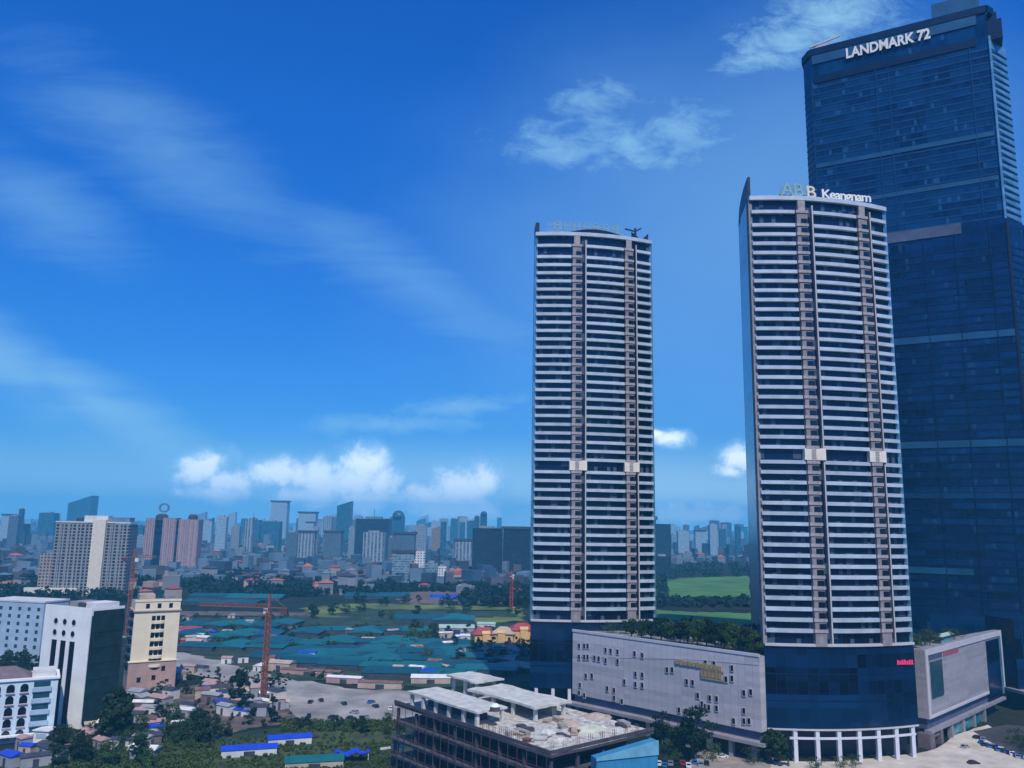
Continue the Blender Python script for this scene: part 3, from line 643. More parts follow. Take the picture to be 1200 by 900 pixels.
mb = MB(); mb.bar((9, 3, ZC+1.5), (9, 3, ZC+5.5), 1.6); mb.bar((5, 1, ZC+4), (22, 4, ZC+8.5), 1.0); mb.box(7, 1.5, ZC+1.6, 15, 5, ZC+4.2); mb.build('roof_crane', [M['bandline']], tm)
def local_x(px, py):
    d = ray(px, py); r = d.x/d.y; u = fd.normalized(); return (r*PL.y-PL.x)/(u.x-r*u.y)
xs, xe = local_x(991, 62), local_x(1089, 33)
sgn = text('roof_lettering', 'LANDMARK 72', 8.6, M['letters'], tm, (xs, -1.2, ZC-10.2), off=.28, ext=.3)
SIGN = (sgn, xe-xs)
# long low glass wing at its foot, with pale canopy
wing = thing('glass_wing', 'dark blue glass wing beside the mall block with a pale canopy over parked cars', 'building', (262, 398, 0), R(12))
mb = MB(); mb.box(-24, 0, 9.5, 60, 24, 41, 0); mb.build('wing_glazing', [M['glass_base']], wing)
mb = MB(); mb.box(-18, 2.5, 0, 60, 22, 9.3, 0); mb.build('wing_lobby', [M['navy']], wing)
mb = MB(); mb.prism([(-26, -5), (60, -9), (60, 6), (-26, 6)], 9.4-1.4, 9.4, 0); mb.build('canopy', [M['pod_canopy']], wing)
for x in (-14, -2, 10, 22):
    mb = MB(); mb.box(x-.6, -3.5, 0, x+.6, -2.3, 7.98); mb.build('canopy_post', [M['pod_canopy']], wing)
for x in range(-20, 58, 6):
    mb = MB(); mb.box(x-.2, -.3, 9.6, x+.2, -.02, 41); mb.build('glazing_rib', [M['spandrel']], wing)

# ------------------------------------------------------------------ mall podium: long wall and corner block
P0, P1 = G(671, 740, 36), G(889.5, 770, 36)
d = P1-P0; LP = math.hypot(d.x, d.y); yawP = math.atan2(d.y, d.x)
pod = thing('mall_building', 'long grey windowed mall wall between the two apartment towers, trees on its roof', 'mall', (P0.x, P0.y, 0), yawP)
mb = MB(); mb.box(0, 0, 10.4, LP, 30, 36, 0, 1); mb.build('stone_wall', [M['pod'], M['roofgrey']], pod)
mb = MB(); mb.box(0, -.35, 36.02, LP, .5, 37.0); mb.build('parapet', [M['pod_light']], pod)
# lighter upper triangle panel with a slanting lower edge
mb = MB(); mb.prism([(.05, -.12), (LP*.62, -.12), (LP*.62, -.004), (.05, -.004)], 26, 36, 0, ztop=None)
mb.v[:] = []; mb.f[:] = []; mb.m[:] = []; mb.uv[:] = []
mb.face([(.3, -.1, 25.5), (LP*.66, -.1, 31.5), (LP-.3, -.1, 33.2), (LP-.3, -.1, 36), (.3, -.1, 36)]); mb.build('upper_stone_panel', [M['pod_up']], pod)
rnd = random.Random(3)
wm = MB(); wm.box(-.55, -.14, -1.0, .55, .06, 1.0); wmesh = wm.mesh('window', M['winglass'])
wf = MB()
for x0, x1, z0, z1 in ((-.75, -.55, -1.2, 1.2), (.55, .75, -1.2, 1.2), (-.55, .55, 1.0, 1.2), (-.55, .55, -1.2, -1.0)): wf.box(x0, -.2, z0, x1, .04, z1)
wfm = wf.mesh('window_frame', M['pod'])
def on_pod(px, py):
    dd = ray(px, py); r = dd.x/dd.y; u = (P1-P0).normalized(); s = (r*P0.y-P0.x)/(u.x-r*u.y); q = P0+u*s; tt = q.y/dd.y
    return s, EYE+dd.z*tt
for px, py in [(679, 757), (685, 757), (689, 757), (679, 770), (685, 770), (689, 770), (697, 771), (702, 772), (710, 762), (716, 763), (724, 764), (710, 774), (724, 775), (744, 766), (753, 768), (745, 790), (753, 791), (745, 802), (753, 803), (732, 799), (687, 792), (694, 792), (680, 803), (679, 812), (685, 815), (712, 807), (720, 809), (720, 818), (729, 822), (782, 785), (788, 785), (827, 777), (837, 778), (805, 799), (812, 800), (858, 783), (858, 795), (851, 796), (826, 828), (831, 829), (823, 825), (840, 830), (832, 818), (840, 819), (818, 815), (796, 832), (803, 834), (817, 836), (872, 812), (880, 811), (872, 833), (872, 845), (878, 845), (860, 845)]:
    s, zz = on_pod(px, py)
    o = place('window', wmesh, pod, (s, -.12, zz)); place('window_frame', wfm, o, (0, 0, 0))
s0, z0 = on_pod(792, 778); s1, z1 = on_pod(847, 797)
gbm = MB()
for k in range(11): x = s0+(s1-s0)*k/11; h = 2.0+.5*(k % 2); gbm.box(x, -.5, z1+3.6-h*.2, x+(s1-s0)/14, -.15, z1+3.6+h*.6)
gbm.build('gold_sign', [M['letters_gold']], pod)
gbm = MB(); xm = s0+(s1-s0)*.55; gbm.box(xm, -.4, z1-.6, s1+.5, -.15, z1+.1)
for k in range(6): gbm.box(xm+k*(s1-xm)/6, -.5, z1+.2, xm+(k+.75)*(s1-xm)/6, -.15, z1+2.4)
gbm.box(xm, -.4, z1+2.6, s1+.5, -.15, z1+3.1); gbm.build('gold_sign', [M['letters_gold']], pod)
mb = MB(); mb.box(.5, 1.2, 7.4, LP-1, 28, 10.38); mb.build('dark_soffit_band', [M['pod_base']], pod)
mb = MB(); mb.prism([(-2, -2.6), (LP+2, -2.6), (LP+2, 1.1), (-2, 1.1)], 6.2, 7.36); mb.build('canopy', [M['pod_canopy']], pod)
mb = MB(); mb.box(1, 3.0, 0, LP-1, 27, 7.3); mb.build('shop_front', [M['navy']], pod)
for k in range(10):
    x = 3+k*(LP-6)/9; mb = MB(); mb.box(x-.8, -.6, 0, x+.8, 1.0, 6.18); mb.build('street_pillar', [M['pod_canopy'] if k != 7 else M['cream']], pod)

Q0, Q1 = G(1084.5, 762, 36), G(1173, 738.5, 36)
d = Q1-Q0; LQ = math.hypot(d.x, d.y); yawQ = math.atan2(d.y, d.x)
blk = thing('mall_building', 'corner mall block with pale stone frame, tall dark glass slot and red sign', 'mall', (Q0.x, Q0.y, 0), yawQ)
mb = MB(); mb.prism([(0, .4), (LQ, .4), (LQ, 3), (26, 9), (0, 16)], 10.6, 36, 0, 1); mb.build('stone_wall', [M['pod_face'], M['roofgrey']], blk)
fb = MB(); fb.box(-.02, 0, 10.6, 2.2, .38, 36); fb.box(2.2, 0, 33.8, LQ, .38, 36); fb.box(LQ-2.4, 0, 10.6, LQ+.02, .38, 33.8); fb.box(2.2, 0, 10.6, LQ-24, .38, 11.6); fb.build('stone_frame', [M['pod_light']], blk)
mb = MB(); mb.box(LQ-23, -.1, 8.2, LQ-5.5, .36, 33.0); mb.build('glass_slot', [M['glass_base']], blk)
mb = MB(); mb.box(LQ-5.4, -.16, 8.2, LQ-2.5, .34, 33.5); mb.build('glass_slot_edge', [M['glass_lit']], blk)
mb = MB(); mb.box(4.5, .05, 17.5, 17.5, .42, 31); mb.build('window', [M['winteal']], blk)
sg = MB()
for k in range(7): sg.box(3.8+k*2.1, .02, 32.0, 5.2+k*2.1, .42, 33.5)
sg.build('grey_sign', [M['pod_base']], blk)
sg = MB()
for k in range(8): sg.box(20+k*2.3, .02, 31.9+.3*(k % 2), 21.5+k*2.3, .42, 33.6)
sg.build('red_sign', [M['red_letters']], blk)
mb = MB(); mb.prism([(1, 1.6), (LQ-3, 1.6), (LQ-3, 3), (26, 8), (1, 15)], 6.6, 10.58); mb.build('soffit_panel', [M['pod_base']], blk)
mb = MB(); mb.box(-.6, -.4, 5.4, LQ-2, 2.2, 6.55); mb.build('street_beam', [M['pod_canopy']], blk)
mb = MB(); mb.prism([(.3, 4.2), (LQ-3, 4.2), (LQ-3, 5), (26, 9), (.3, 15)], 0, 6.5); mb.build('shop_front', [M['navy']], blk)
mb = MB(); mb.box(-1.5, -.2, 0, 3.4, 4.5, 5.38); mb.build('corner_pillar', [M['brownp']], blk)
mb = MB(); mb.box(10, -.2, 0, 12.5, 3, 5.38); mb.build('corner_pillar', [M['brownp']], blk)
mb = MB(); mb.box(3.5, .3, 3.4, 9.9, 2.5, 4.4); mb.build('entrance_lintel', [M['brownp']], blk)
for k in range(4):
    x = 24+k*14; mb = MB(); mb.box(x-.9, 0, 0, x+.9, 1.8, 5.38); mb.build('street_pillar', [M['pod_canopy']], blk)
for x0, x1 in ((26, 36.5), (40, 50), (54, 63)):
    mb = MB(); mb.box(x0, 1.0, .2, x1, 1.4, 5.0); mb.build('shop_window', [M['shop']], blk)
bpy.context.view_layer.update()
SIGN[0].scale.x = SIGN[1]/max(.1, SIGN[0].dimensions.x)

# ------------------------------------------------------------------ unfinished concrete building
UC = G(645, 885, 22)
yU = math.atan2(UC.y-275.6, UC.x+31.4)              # along its long left face, from the far end to the near corner
un = thing('unfinished_building', 'bare unfinished concrete frame of stacked slabs and columns with a pale cluttered deck', 'construction', (-37.5, 283.0, 0), yU)
LU = math.hypot(UC.x+37.5, UC.y-283.0); DU = 42.0
def jag_slab(x0, y0, x1, y1, z0, z1, rnd, j=.5, n=7):
    pts = []
    for (a, b) in (((x0, y0), (x1, y0)), ((x1, y0), (x1, y1)), ((x1, y1), (x0, y1)), ((x0, y1), (x0, y0))):
        for k in range(n):
            q = (a[0]+(b[0]-a[0])*k/n, a[1]+(b[1]-a[1])*k/n); pts.append((q[0]+rnd.uniform(-j, j), q[1]+rnd.uniform(-j, j)))
    mb = MB(); mb.prism(pts, z0, z1); return mb
rnd = random.Random(11)
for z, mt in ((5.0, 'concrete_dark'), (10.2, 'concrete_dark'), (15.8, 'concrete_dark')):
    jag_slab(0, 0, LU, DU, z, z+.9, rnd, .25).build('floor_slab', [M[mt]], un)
ds = jag_slab(0, 0, LU, DU, 21.2, 22.0, rnd, .3); ds.m[:-2] = [1]*(len(ds.m)-2); ds.build('deck_slab', [M['rubble'], M['concrete_dark']], un)
cm = MB(); cm.box(-.5, -.5, 0, .5, .5, 4.95); cme = cm.mesh('column', M['concrete'])
cmd = MB(); cmd.box(-.4, -.4, 0, .4, .4, 4.25); cmde = cmd.mesh('column', M['concrete_dark'])
for z in (0.02, 5.92, 11.12, 16.72):
    for k in range(8):
        for j in range(5):
            if k == 7 or j in (0, 4) or k == 0:
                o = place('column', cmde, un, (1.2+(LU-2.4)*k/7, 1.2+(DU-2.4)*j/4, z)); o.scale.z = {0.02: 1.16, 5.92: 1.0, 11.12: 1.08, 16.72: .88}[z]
wb = MB()
wb.box(2.5, 8, 0, LU-4, DU-5, 15.7); wb.build('dark_interior_wall', [M['navy']], un)  # navy block paints the deep shade between the open floors
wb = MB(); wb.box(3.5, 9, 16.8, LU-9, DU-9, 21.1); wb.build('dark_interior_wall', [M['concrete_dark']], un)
pw = MB(); pw.box(.1, .02, 22.0, LU-.1, .35, 23.0); pw.box(LU-.4, .4, 22.0, LU-.1, DU, 23.0); pw.build('deck_parapet', [M['concrete_dark']], un)
# upper decks
jag_slab(6, 1.2, 43, 13.5, 26.0, 26.6, rnd, .35).build('upper_deck', [M['concrete_pale']], un)
jag_slab(14, 20, 48, 35.5, 25.8, 26.5, rnd, .8).build('upper_deck', [M['concrete_pale']], un)
jag_slab(-4, 24, 13, 36, 27.4, 28.0, rnd, .6).build('upper_deck', [M['concrete_pale']], un)
for x, y, z in [(7.2, 2.4, 25.9), (14, 2.2, 25.9), (21, 2.2, 25.9), (28, 2.2, 25.9), (35.5, 2.2, 25.9), (41.8, 2.4, 25.9), (41.8, 12, 25.9), (8, 12, 25.9), (18, 12, 25.9), (30, 12, 25.9), (16, 21.5, 25.7), (26, 21.5, 25.7), (36, 21.5, 25.7), (46.5, 21.5, 25.7), (46.5, 33.5, 25.7), (-2, 26, 27.3), (5, 26, 27.3), (11.5, 26, 27.3), (-2, 34, 27.3), (11, 34, 27.3)]:
    mb = MB(); mb.box(x-.5, y-.5, 22.02, x+.5, y+.5, z+.05); mb.build('column', [M['concrete_pale']], un)
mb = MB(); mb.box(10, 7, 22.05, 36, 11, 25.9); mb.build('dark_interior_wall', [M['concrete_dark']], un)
mb = MB(); mb.box(16, 30, 22.05, 45, 32, 25.7); mb.build('dark_interior_wall', [M['concrete']], un)
sc_ = MB()
for k in range(20): x = .6+k*(LU-1.2)/19; sc_.bar((x, -.9, 0), (x, -.9, 21.6), .14)
for z in (2.6, 7.6, 12.8, 18.4): sc_.bar((.2, -.9, z), (LU-.2, -.9, z), .14)
sc_.build('scaffold', [M['crane_dark']], un)
for k in range(16):
    x, y = (LU-1.2, 1.5+k*(DU-3)/8) if k < 9 else (46+(k-9)*2.6, 1.2)
    rbm = MB()
    for dx, dy in ((-.3, -.3), (.3, -.3), (.3, .3), (-.3, .3)): rbm.bar((x+dx, y+dy, 22.0), (x+dx*1.3, y+dy*1.2, 24.6), .09)
    rbm.build('rebar', [M['brownroof']], un)
# heaps of formwork and rubble left lying on the deck, each its own thing
def heap(name, label, cat, px, py, z, r, h, mat, seed, group=None):
    c = G(px, py, z); rnd = random.Random(seed); mb = MB(); n = 14; rings = 5; rows = []
    for i in range(rings+1):
        t_ = i/rings; rows.append([(r*(1-t_)*(1+rnd.uniform(-.25, .25))*math.cos(2*math.pi*k/n), r*(1-t_)*(1+rnd.uniform(-.25, .25))*math.sin(2*math.pi*k/n), h*(1-(1-t_)**2)*(1+rnd.uniform(-.15, .15)) if i else 0.0) for k in range(n)])
    for i in range(rings):
        for k in range(n):
            j = (k+1) % n; mb.face([rows[i][k], rows[i][j], rows[i+1][j], rows[i+1][k]])
    o = mb.build(name, [mat], None, c); o.rotation_euler.z = rnd.uniform(0, 6); tag(o, label, cat, group); return o
for i, (px, py, r, h, mt, lb) in enumerate([(655, 868, 4.2, 1.2, 'rubble', 'pale rubble heap on the deck nearest the front corner'), (690, 857, 5, 2.0, 'tarp', 'pale green tarpaulin heap on the concrete deck'), (712, 850, 4.5, 1.3, 'rubble', 'cream rubble heap near the deck edge facing the grey mall wall'),
        (668, 850, 4, 1.5, 'tan', 'tan timber heap in the middle of the concrete deck'), (640, 858, 3, 1.0, 'concrete_pale', 'whitish rubble heap beside the front upper deck'), (700, 840, 4.5, 1.0, 'tan', 'tan heap by the rear edge of the concrete deck'), (725, 856, 3, .9, 'concrete_pale', 'small whitish heap at the deck corner above the blue shed')]):
    heap('rubble_heap', lb, 'rubble heap', px, py, 22.02, r, h, M[mt], i+5, 'heaps on the concrete deck')
rd = random.Random(41)
for k in range(34):
    px, py = rd.uniform(600, 742), rd.uniform(838, 872)
    c = G(px, py, 22.02); v = Vector((c.x+37.5, c.y-283.0)); cu, su = math.cos(-yU), math.sin(-yU); lx, ly = v.x*cu-v.y*su, v.x*su+v.y*cu
    if not (3 < lx < LU-3 and 3 < ly < DU-3) or (lx < 50 and 18 < ly < 37) or (lx < 45 and ly < 15): continue
    mt = rd.choice(['rubble', 'tan', 'concrete', 'concrete_pale', 'concrete_dark', 'brownroof'])
    mb = MB(); q = rd.randint(3, 6); L_ = rd.uniform(2, 5.5)
    for i in range(q): mb.box(-L_/2+rd.uniform(-.3, .3), -.9+rd.uniform(-.2, .2), i*.24, L_/2+rd.uniform(-.3, .3), .9+rd.uniform(-.2, .2), i*.24+.235)
    o = mb.build('formwork_stack', [M[mt]], None, c); o.rotation_euler.z = rd.uniform(0, 3.1)
    tag(o, 'low stack of formwork boards left lying on the open concrete deck', 'board stack', 'formwork stacks on the concrete deck')
drum = thing('water_tank', 'small white topped water tank on the front upper deck of the concrete frame', 'tank', G(580, 833, 26.65))
mb = MB(); mb.tube((0, 0, 0), (0, 0, 1.3), 1.5, 1.5, 14); mb.build('tank_body', [M['concrete_dark']], drum)
mb = MB(); mb.tube((0, 0, 1.31), (0, 0, 2.1), 1.6, .7, 14); mb.build('tank_lid', [M['white']], drum)
# blue clad shed in front of it
SA, SB = atY(699, 889, 229), atY(770.5, 868, 236)
dS = SB-SA; LS = math.hypot(dS.x, dS.y)
bs = thing('blue_building', 'blue sheet clad wall rising towards the right beside the concrete frame at the bottom edge', 'building', (SA.x, SA.y, 0), math.atan2(dS.y, dS.x))
mb = MB(); mb.prism([(0, 0), (LS, 0), (LS, 3.2), (0, 3.2)], 0, SB.z, 0, ztop=[SA.z, SB.z, SB.z, SA.z]); mb.build('sheet_wall', [M['blue_sheet']], bs)
mb = MB(); mb.prism([(-.2, -.3), (LS+.2, -.3), (LS+.2, -.02), (-.2, -.02)], SA.z-.6, SB.z, 0, ztop=[SA.z+.1, SB.z+.1, SB.z+.1, SA.z+.1]); mb.build('top_rail', [M['blue_rail']], bs)
for k in range(8):
    mb = MB(); x = .3+k*(LS-.6)/7; mb.box(x-.06, -.1, 0, x+.06, -.005, SA.z-.7+x*(SB.z-SA.z)/LS); mb.build('sheet_rib', [M['blue_sheet']], bs)

# ------------------------------------------------------------------ buildings on the left
C = G(93.5, 855); yw = R(-27)
WL = 29.0; HW = 44.5
u = Vector((math.cos(yw), math.sin(yw), 0)); org = C-u*WL
wb_ = thing('white_building', 'white slab building with three tall black stripes and a dark green netted side', 'building', org, yw)
# the front wall is built round its stripes and round windows, so that they are really let into it
stripes = (6.0, 11.6, 17.2); sw = 3.5
xsx = [0]; 
for s_ in stripes: xsx += [s_, s_+sw]
xsx.append(WL)
mb = MB()
for i in range(0, len(xsx), 2): mb.box(xsx[i], 0, 0, xsx[i+1], .9, HW-12.5)
mb.box(0, 0, HW-12.5, WL, .9, HW); mb.build('front_wall', [M['white']], wb_)
mb = MB(); mb.box(0, .92, 0, WL, 15, HW-.2, 0, 1); mb.build('rear_body', [M['net'], M['roofgrey']], wb_)
for s_ in stripes:
    mb = MB(); mb.box(s_+.02, .2, .1, s_+sw-.02, .9, HW-12.55); mb.build('window_stripe', [M['winglass']], wb_)
wmb = MB(); wmb.tube((0, 0, 0), (0, -.09, 0), 1.15, 1.15, 14); wro = wmb.mesh('round_window', M['winglass'])
wfr = MB()
for k in range(14):
    a0, a1 = 2*math.pi*k/14, 2*math.pi*(k+1)/14
    wfr.face([(1.15*math.cos(a0), -.12, 1.15*math.sin(a0)), (1.15*math.cos(a1), -.12, 1.15*math.sin(a1)), (1.4*math.cos(a1), -.12, 1.4*math.sin(a1)), (1.4*math.cos(a0), -.12, 1.4*math.sin(a0))])
wfrm = wfr.mesh('window_frame', M['palewall'])
for s_ in stripes:
    for zz in (HW-5.2, HW-9.6):
        o = place('round_window', wro, wb_, (s_+sw/2, -.02, zz)); place('window_frame', wfrm, o)
mb = MB(); mb.box(WL+.02, .3, 2, WL+.5, 14.8, HW-2.0); o = mb.build('safety_netting', [M['net']], wb_, ); o['label'] = 'dark green netting hung over the side wall'
for zz in (6, 12, 18, 24, 30, 36):
    mb = MB(); mb.box(WL+.51, .3, zz, WL+.66, 14.8, zz+.25); mb.build('netting_rail', [M['net']], o)
mb = MB(); mb.box(WL-10, 3.5, HW-.18, WL-1, 13, HW+2.6); mb.build('roof_house', [M['whiteroof']], wb_)
mb = MB(); mb.box(8, 5, HW-.18, 15, 14, HW+2.2); mb.build('roof_house', [M['roofgrey']], wb_)
mb = MB(); mb.tube((19, 3, HW-.1), (19, 3, HW+2.4), 1.6, 1.6, 14); mb.build('roof_tank', [M['darkroof']], wb_)
mb = MB(); mb.box(0, 0, HW+.02, WL, .4, HW+1.0); mb.box(WL-.4, .42, HW-.15, WL, 15, HW+.9); mb.build('parapet', [M['white']], wb_)
mb = MB(); mb.box(-3, -7, 0, 10, -.6, 4.2); mb.build('entrance_annex', [M['grey']], wb_)
# pale block behind it at the frame's edge
L0, L1 = atY(-14, 702, 480), atY(52, 709, 470)
d = L1-L0; lb_ = thing('light_blue_building', 'pale blue office block with rows of small windows behind the striped white building', 'building', (L0.x, L0.y, 0), math.atan2(d.y, d.x))
LB = d.xy.length; HB = 32.5
mb = MB(); mb.box(0, 0, 0, LB, 18, HB, 0, 1); mb.build('wall', [M['lightblue'], M['roofgrey']], lb_)
mb = MB(); mb.box(-.3, -.3, HB+.02, LB+.3, 18.3, HB+.9); mb.build('parapet', [M['palewall']], lb_)
wmb = MB(); wmb.box(-1.0, -.08, -.95, 1.0, .3, .95); wsm = wmb.mesh('window', M['winteal'])
for k in range(6):
    for j in range(6): place('window', wsm, lb_, (3.5+k*(LB-7)/5, 0, HB-3.6-j*4.1))
# cream hotel
hp = G(203.5, 806); yh = R(30)
ht = thing('cream_hotel', 'narrow cream hotel with stacked scalloped balconies on a shadow pink base', 'hotel', hp, yh)
HWD, HH, HD = 20.5, 41.0, 17.0
mb = MB(); mb.prism([(-HWD, 0), (0, 0), (0, HD), (-HWD, HD)], 13.4, HH, 0, 1); mb.build('plaster_wall', [M['hotel'], M['roofgrey']], ht)
mb = MB(); mb.prism([(-HWD-.6, -.6), (.3, -.6), (.3, HD), (-HWD-.6, HD)], 0, 13.0, 0); mb.build('base_wall', [M['hotel_base']], ht)
mb = MB(); mb.prism([(-HWD-.9, -1), (.6, -1), (.6, HD), (-HWD-.9, HD)], 13.0, 13.38, 0); mb.build('ledge', [M['hotel']], ht)
mb = MB(); mb.prism([(-HWD-.6, -.7), (.6, -.7), (.6, HD+.5), (-HWD-.6, HD+.5)], HH-4.6, HH-4.0, 0); mb.build('cornice', [M['tan']], ht)
mb = MB(); mb.box(-HWD-.3, -.3, HH+.02, .3, .4, HH+1.1); mb.build('parapet', [M['hotel']], ht)
wmb = MB(); wmb.box(-.85, -.1, -1.1, .85, .3, 1.1); whm = wmb.mesh('window', M['winglass'])
bal = MB(); n = 10
pts = [(2.9*math.cos(math.pi+math.pi*k/n), 1.7*math.sin(math.pi+math.pi*k/n)) for k in range(n+1)]
bal.prism(pts, 0, 1.15); balm = bal.mesh('balcony', M['hotel'])
for j in range(6):
    zz = HH-8.3-j*4.05
    for dx in (-2.1, 0, 2.1): place('window', whm, ht, (-HWD*.47+dx, -.01, zz+.5))
    place('balcony', balm, ht, (-HWD*.47, -.02, zz-2.0))
for dx in (-5.2, 0, 5.2): place('window', whm, ht, (-HWD*.47+dx, -.01, HH-2.0))
for dx, zz in ((0, 10.3), (4, 9.6), (0, 5.6), (-6.5, 5), (6, 3.4)): o = place('window', whm, ht, (-HWD*.47+dx, -.61, zz))
sbal = MB(); sbal.prism([(1.5*math.cos(math.pi/2+math.pi*k/8), 2.4*math.sin(math.pi/2+math.pi*k/8)) for k in range(9)], 0, 2.3); sbm = sbal.mesh('bay_window', M['winglass'])
for j in range(7):
    for y in (4.5, 11.5): place('bay_window', sbm, ht, (-HWD, y, HH-7.5-j*4.05))
mb = MB(); mb.box(-HWD+2, 3, HH-.1, -HWD+9, 12, HH+3.2); mb.build('roof_house', [M['tan']], ht)
mb = MB(); mb.box(-7, 4, HH-.1, -2, 11, HH+2.2); mb.build('roof_house', [M['roofgrey']], ht)
# white building at the lower left edge, arched windows
B0 = G(61, 866); yb = R(30)
bl = thing('arcaded_building', 'pale blue white block with arched dark windows and banded balconies at the lower frame edge', 'building', B0, yb)
BW, BH = 40.0, 21.5
mb = MB(); mb.box(-BW, 0, 0, 0, 16, BH, 0, 1); mb.build('wall', [M['white_blue'], M['roofgrey']], bl)
mb = MB(); mb.box(-BW-.5, -.6, BH+.02, .5, 16.4, BH+.7); mb.build('cornice', [M['white']], bl)
aw = MB(); pts = [(-1.3, -1.35), (1.3, -1.35), (1.3, .2)] + [(1.3*math.cos(math.pi*k/8), .2+1.3*math.sin(math.pi*k/8)) for k in range(1, 8)] + [(-1.3, .2)]
aw.face([(x, -.06, z) for x, z in pts]); 
for i in range(len(pts)):
    a, b = pts[i], pts[(i+1) % len(pts)]; aw.face([(b[0], -.06, b[1]), (a[0], -.06, a[1]), (a[0], .2, a[1]), (b[0], .2, b[1])])
awm = aw.mesh('arched_window', M['winglass'])
sl = MB(); sl.box(-1.5, -.55, -1.85, 1.5, .02, -1.55); slm = sl.mesh('sill', M['pink'])
for k in range(6):
    for j in range(5):
        o = place('arched_window', awm, bl, (-10.7-k*4.35, -.01, BH-2.6-j*4.0)); place('sill', slm, o)
for j in range(5):
    zz = BH-4.2-j*4.0
    mb = MB(); mb.box(-8.2, -.7, zz, -2.0, .02, zz+1.5); mb.build('balcony', [M['lightblue']], bl)
    mb = MB(); mb.box(-7.8, -.05, zz+1.6, -2.4, .2, zz+3.5); mb.build('window', [M['winteal']], bl)
mb = MB(); mb.hip(-30, 2, -9, 14, BH+.72, 3.6); mb.build('roof', [M['brownp']], bl)
mb = MB(); mb.box(-8.5, 1.5, BH+.71, -1, 13, BH+2.6); mb.build('roof_house', [M['palewall']], bl)
mb = MB(); mb.prism([(-BW, -3), (-.2, -3), (-.2, -.7), (-BW, -.7)], 2.6, 3.1); mb.build('canopy', [M['white']], bl)
ky = thing('kiosk', 'small white boxy kiosk standing below the arched block', 'kiosk', G(47, 872), R(-9))
mb = MB(); mb.box(-3, 0, 0, 3, 5, 4.4); mb.build('wall', [M['white']], ky)
mb = MB(); mb.box(-2, -.1, 1.9, 2, .1, 3.6); mb.build('window', [M['lightblue']], ky)
mb = MB(); mb.box(-3.4, -.5, 4.42, 3.4, 5.4, 4.8); mb.build('roof', [M['whiteroof']], ky)
# cream and grey tower complex
K0, K1 = atY(66, 613, 850), atY(150, 612, 850)
kt = thing('tower_complex', 'grey latticed tower block split by a tall cream stripe, behind the striped white building', 'building', (K0.x, 850, 0), R(4))
KW, KH = 74.5, 74.0
lat = windows('latticed grey facade', (.26, .26, .26), (.012, .02, .03), 4.2, 3.3, .62, .66)
mb = MB(); mb.box(0, 0, 0, 38, 22, KH, 0, 1); mb.build('wing_wall', [lat, M['roofgrey']], kt)
mb = MB(); mb.box(51, 0, 0, KW, 22, KH-1, 0, 1); mb.build('wing_wall', [lat, M['roofgrey']], kt)
mb = MB(); mb.prism([(38.02, -3), (50.98, -3), (50.98, 20), (38.02, 20)], 0, KH+3.5, 0); mb.build('cream_stripe', [M['cream']], kt)
for a, b in ((-.5, 37.9), (51.1, KW+.5)):
    mb = MB(); mb.box(a, -.6, KH+.02, b, 22, KH+1.3); mb.build('roof_edge', [M['palewall']], kt)
for x in (6, 14, 22, 30, 57, 65):
    mb = MB(); mb.box(x, -.9, 4, x+.7, -.02, KH-.1); mb.build('facade_rib', [M['grey']], kt)
mb = MB(); mb.box(26, 4, KH+1.32, 50, 16, KH+7.5); mb.build('roof_house', [M['palewall']], kt)
mb = MB(); mb.box(54, 4, KH+1.32, 72, 18, KH+6); mb.build('roof_house', [M['bluewall']], kt)
mb = MB(); mb.tube((20, 8, KH+1.3), (20, 8, KH+5), 3.5, 3.5, 14); mb.build('roof_tank', [M['darkroof']], kt)
mb = MB(); mb.box(-14, 4, 0, -.02, 20, 42); mb.build('low_wing', [windows('tan latticed facade', (.34, .28, .24), (.04, .05, .06), 3.4, 3.3)], kt)
mb = MB(); mb.box(-22, -6, 3, 30, -.95, 8.2); mb.build('podium', [M['cream']], kt)
# pink twin towers
N0, N1 = atY(171, 607, 1250), atY(232, 607, 1250)
pkt = thing('pink_towers', 'joined pair of pale pink ribbed residential blocks with small dark roof domes', 'building', (N0.x, 1250, 0), R(3))
pkw = windows('pink ribbed facade', (.36, .26, .26), (.10, .10, .16), 3.4, 3.2, .4, .6)
for k, (x0, x1, h) in enumerate(((0, 14, 79), (26, 46, 80), (50, 80, 78))):
    mb = MB(); mb.box(x0, 0, 0, x1, 22, h); mb.build('block_wall', [pkw], pkt)
mb = MB(); mb.box(14.02, 5, 0, 25.98, 20, 76); mb.build('dark_recess', [M['glass_base']], pkt)
mb = MB(); mb.box(46.02, 4, 0, 49.98, 20, 75); mb.build('dark_recess', [M['glass_base']], pkt)
for x in (3, 10, 30, 36, 42, 54, 60, 68, 75):
    mb = MB(); mb.box(x, -1.1, 2, x+1.6, -.03, 76); mb.build('facade_rib', [M['pink']], pkt)
for x, r_ in ((20, 9), (67, 7)):
    mb = MB(); mb.tube((x, 11, 76), (x, 11, 83), r_, r_, 14); mb.tube((x, 11, 83), (x, 11, 86), r_, r_*.55, 14); mb.build('roof_dome', [M['darkroof']], pkt)
mb = MB()
for k in range(14):
    a0, a1 = 2*math.pi*k/14, 2*math.pi*(k+1)/14; mb.bar((22+7*math.cos(a0), 11, 95+6*math.sin(a0)), (22+7*math.cos(a1), 11, 95+6*math.sin(a1)), 2.4)
mb.build('roof_ring', [M['bluewall']], pkt)

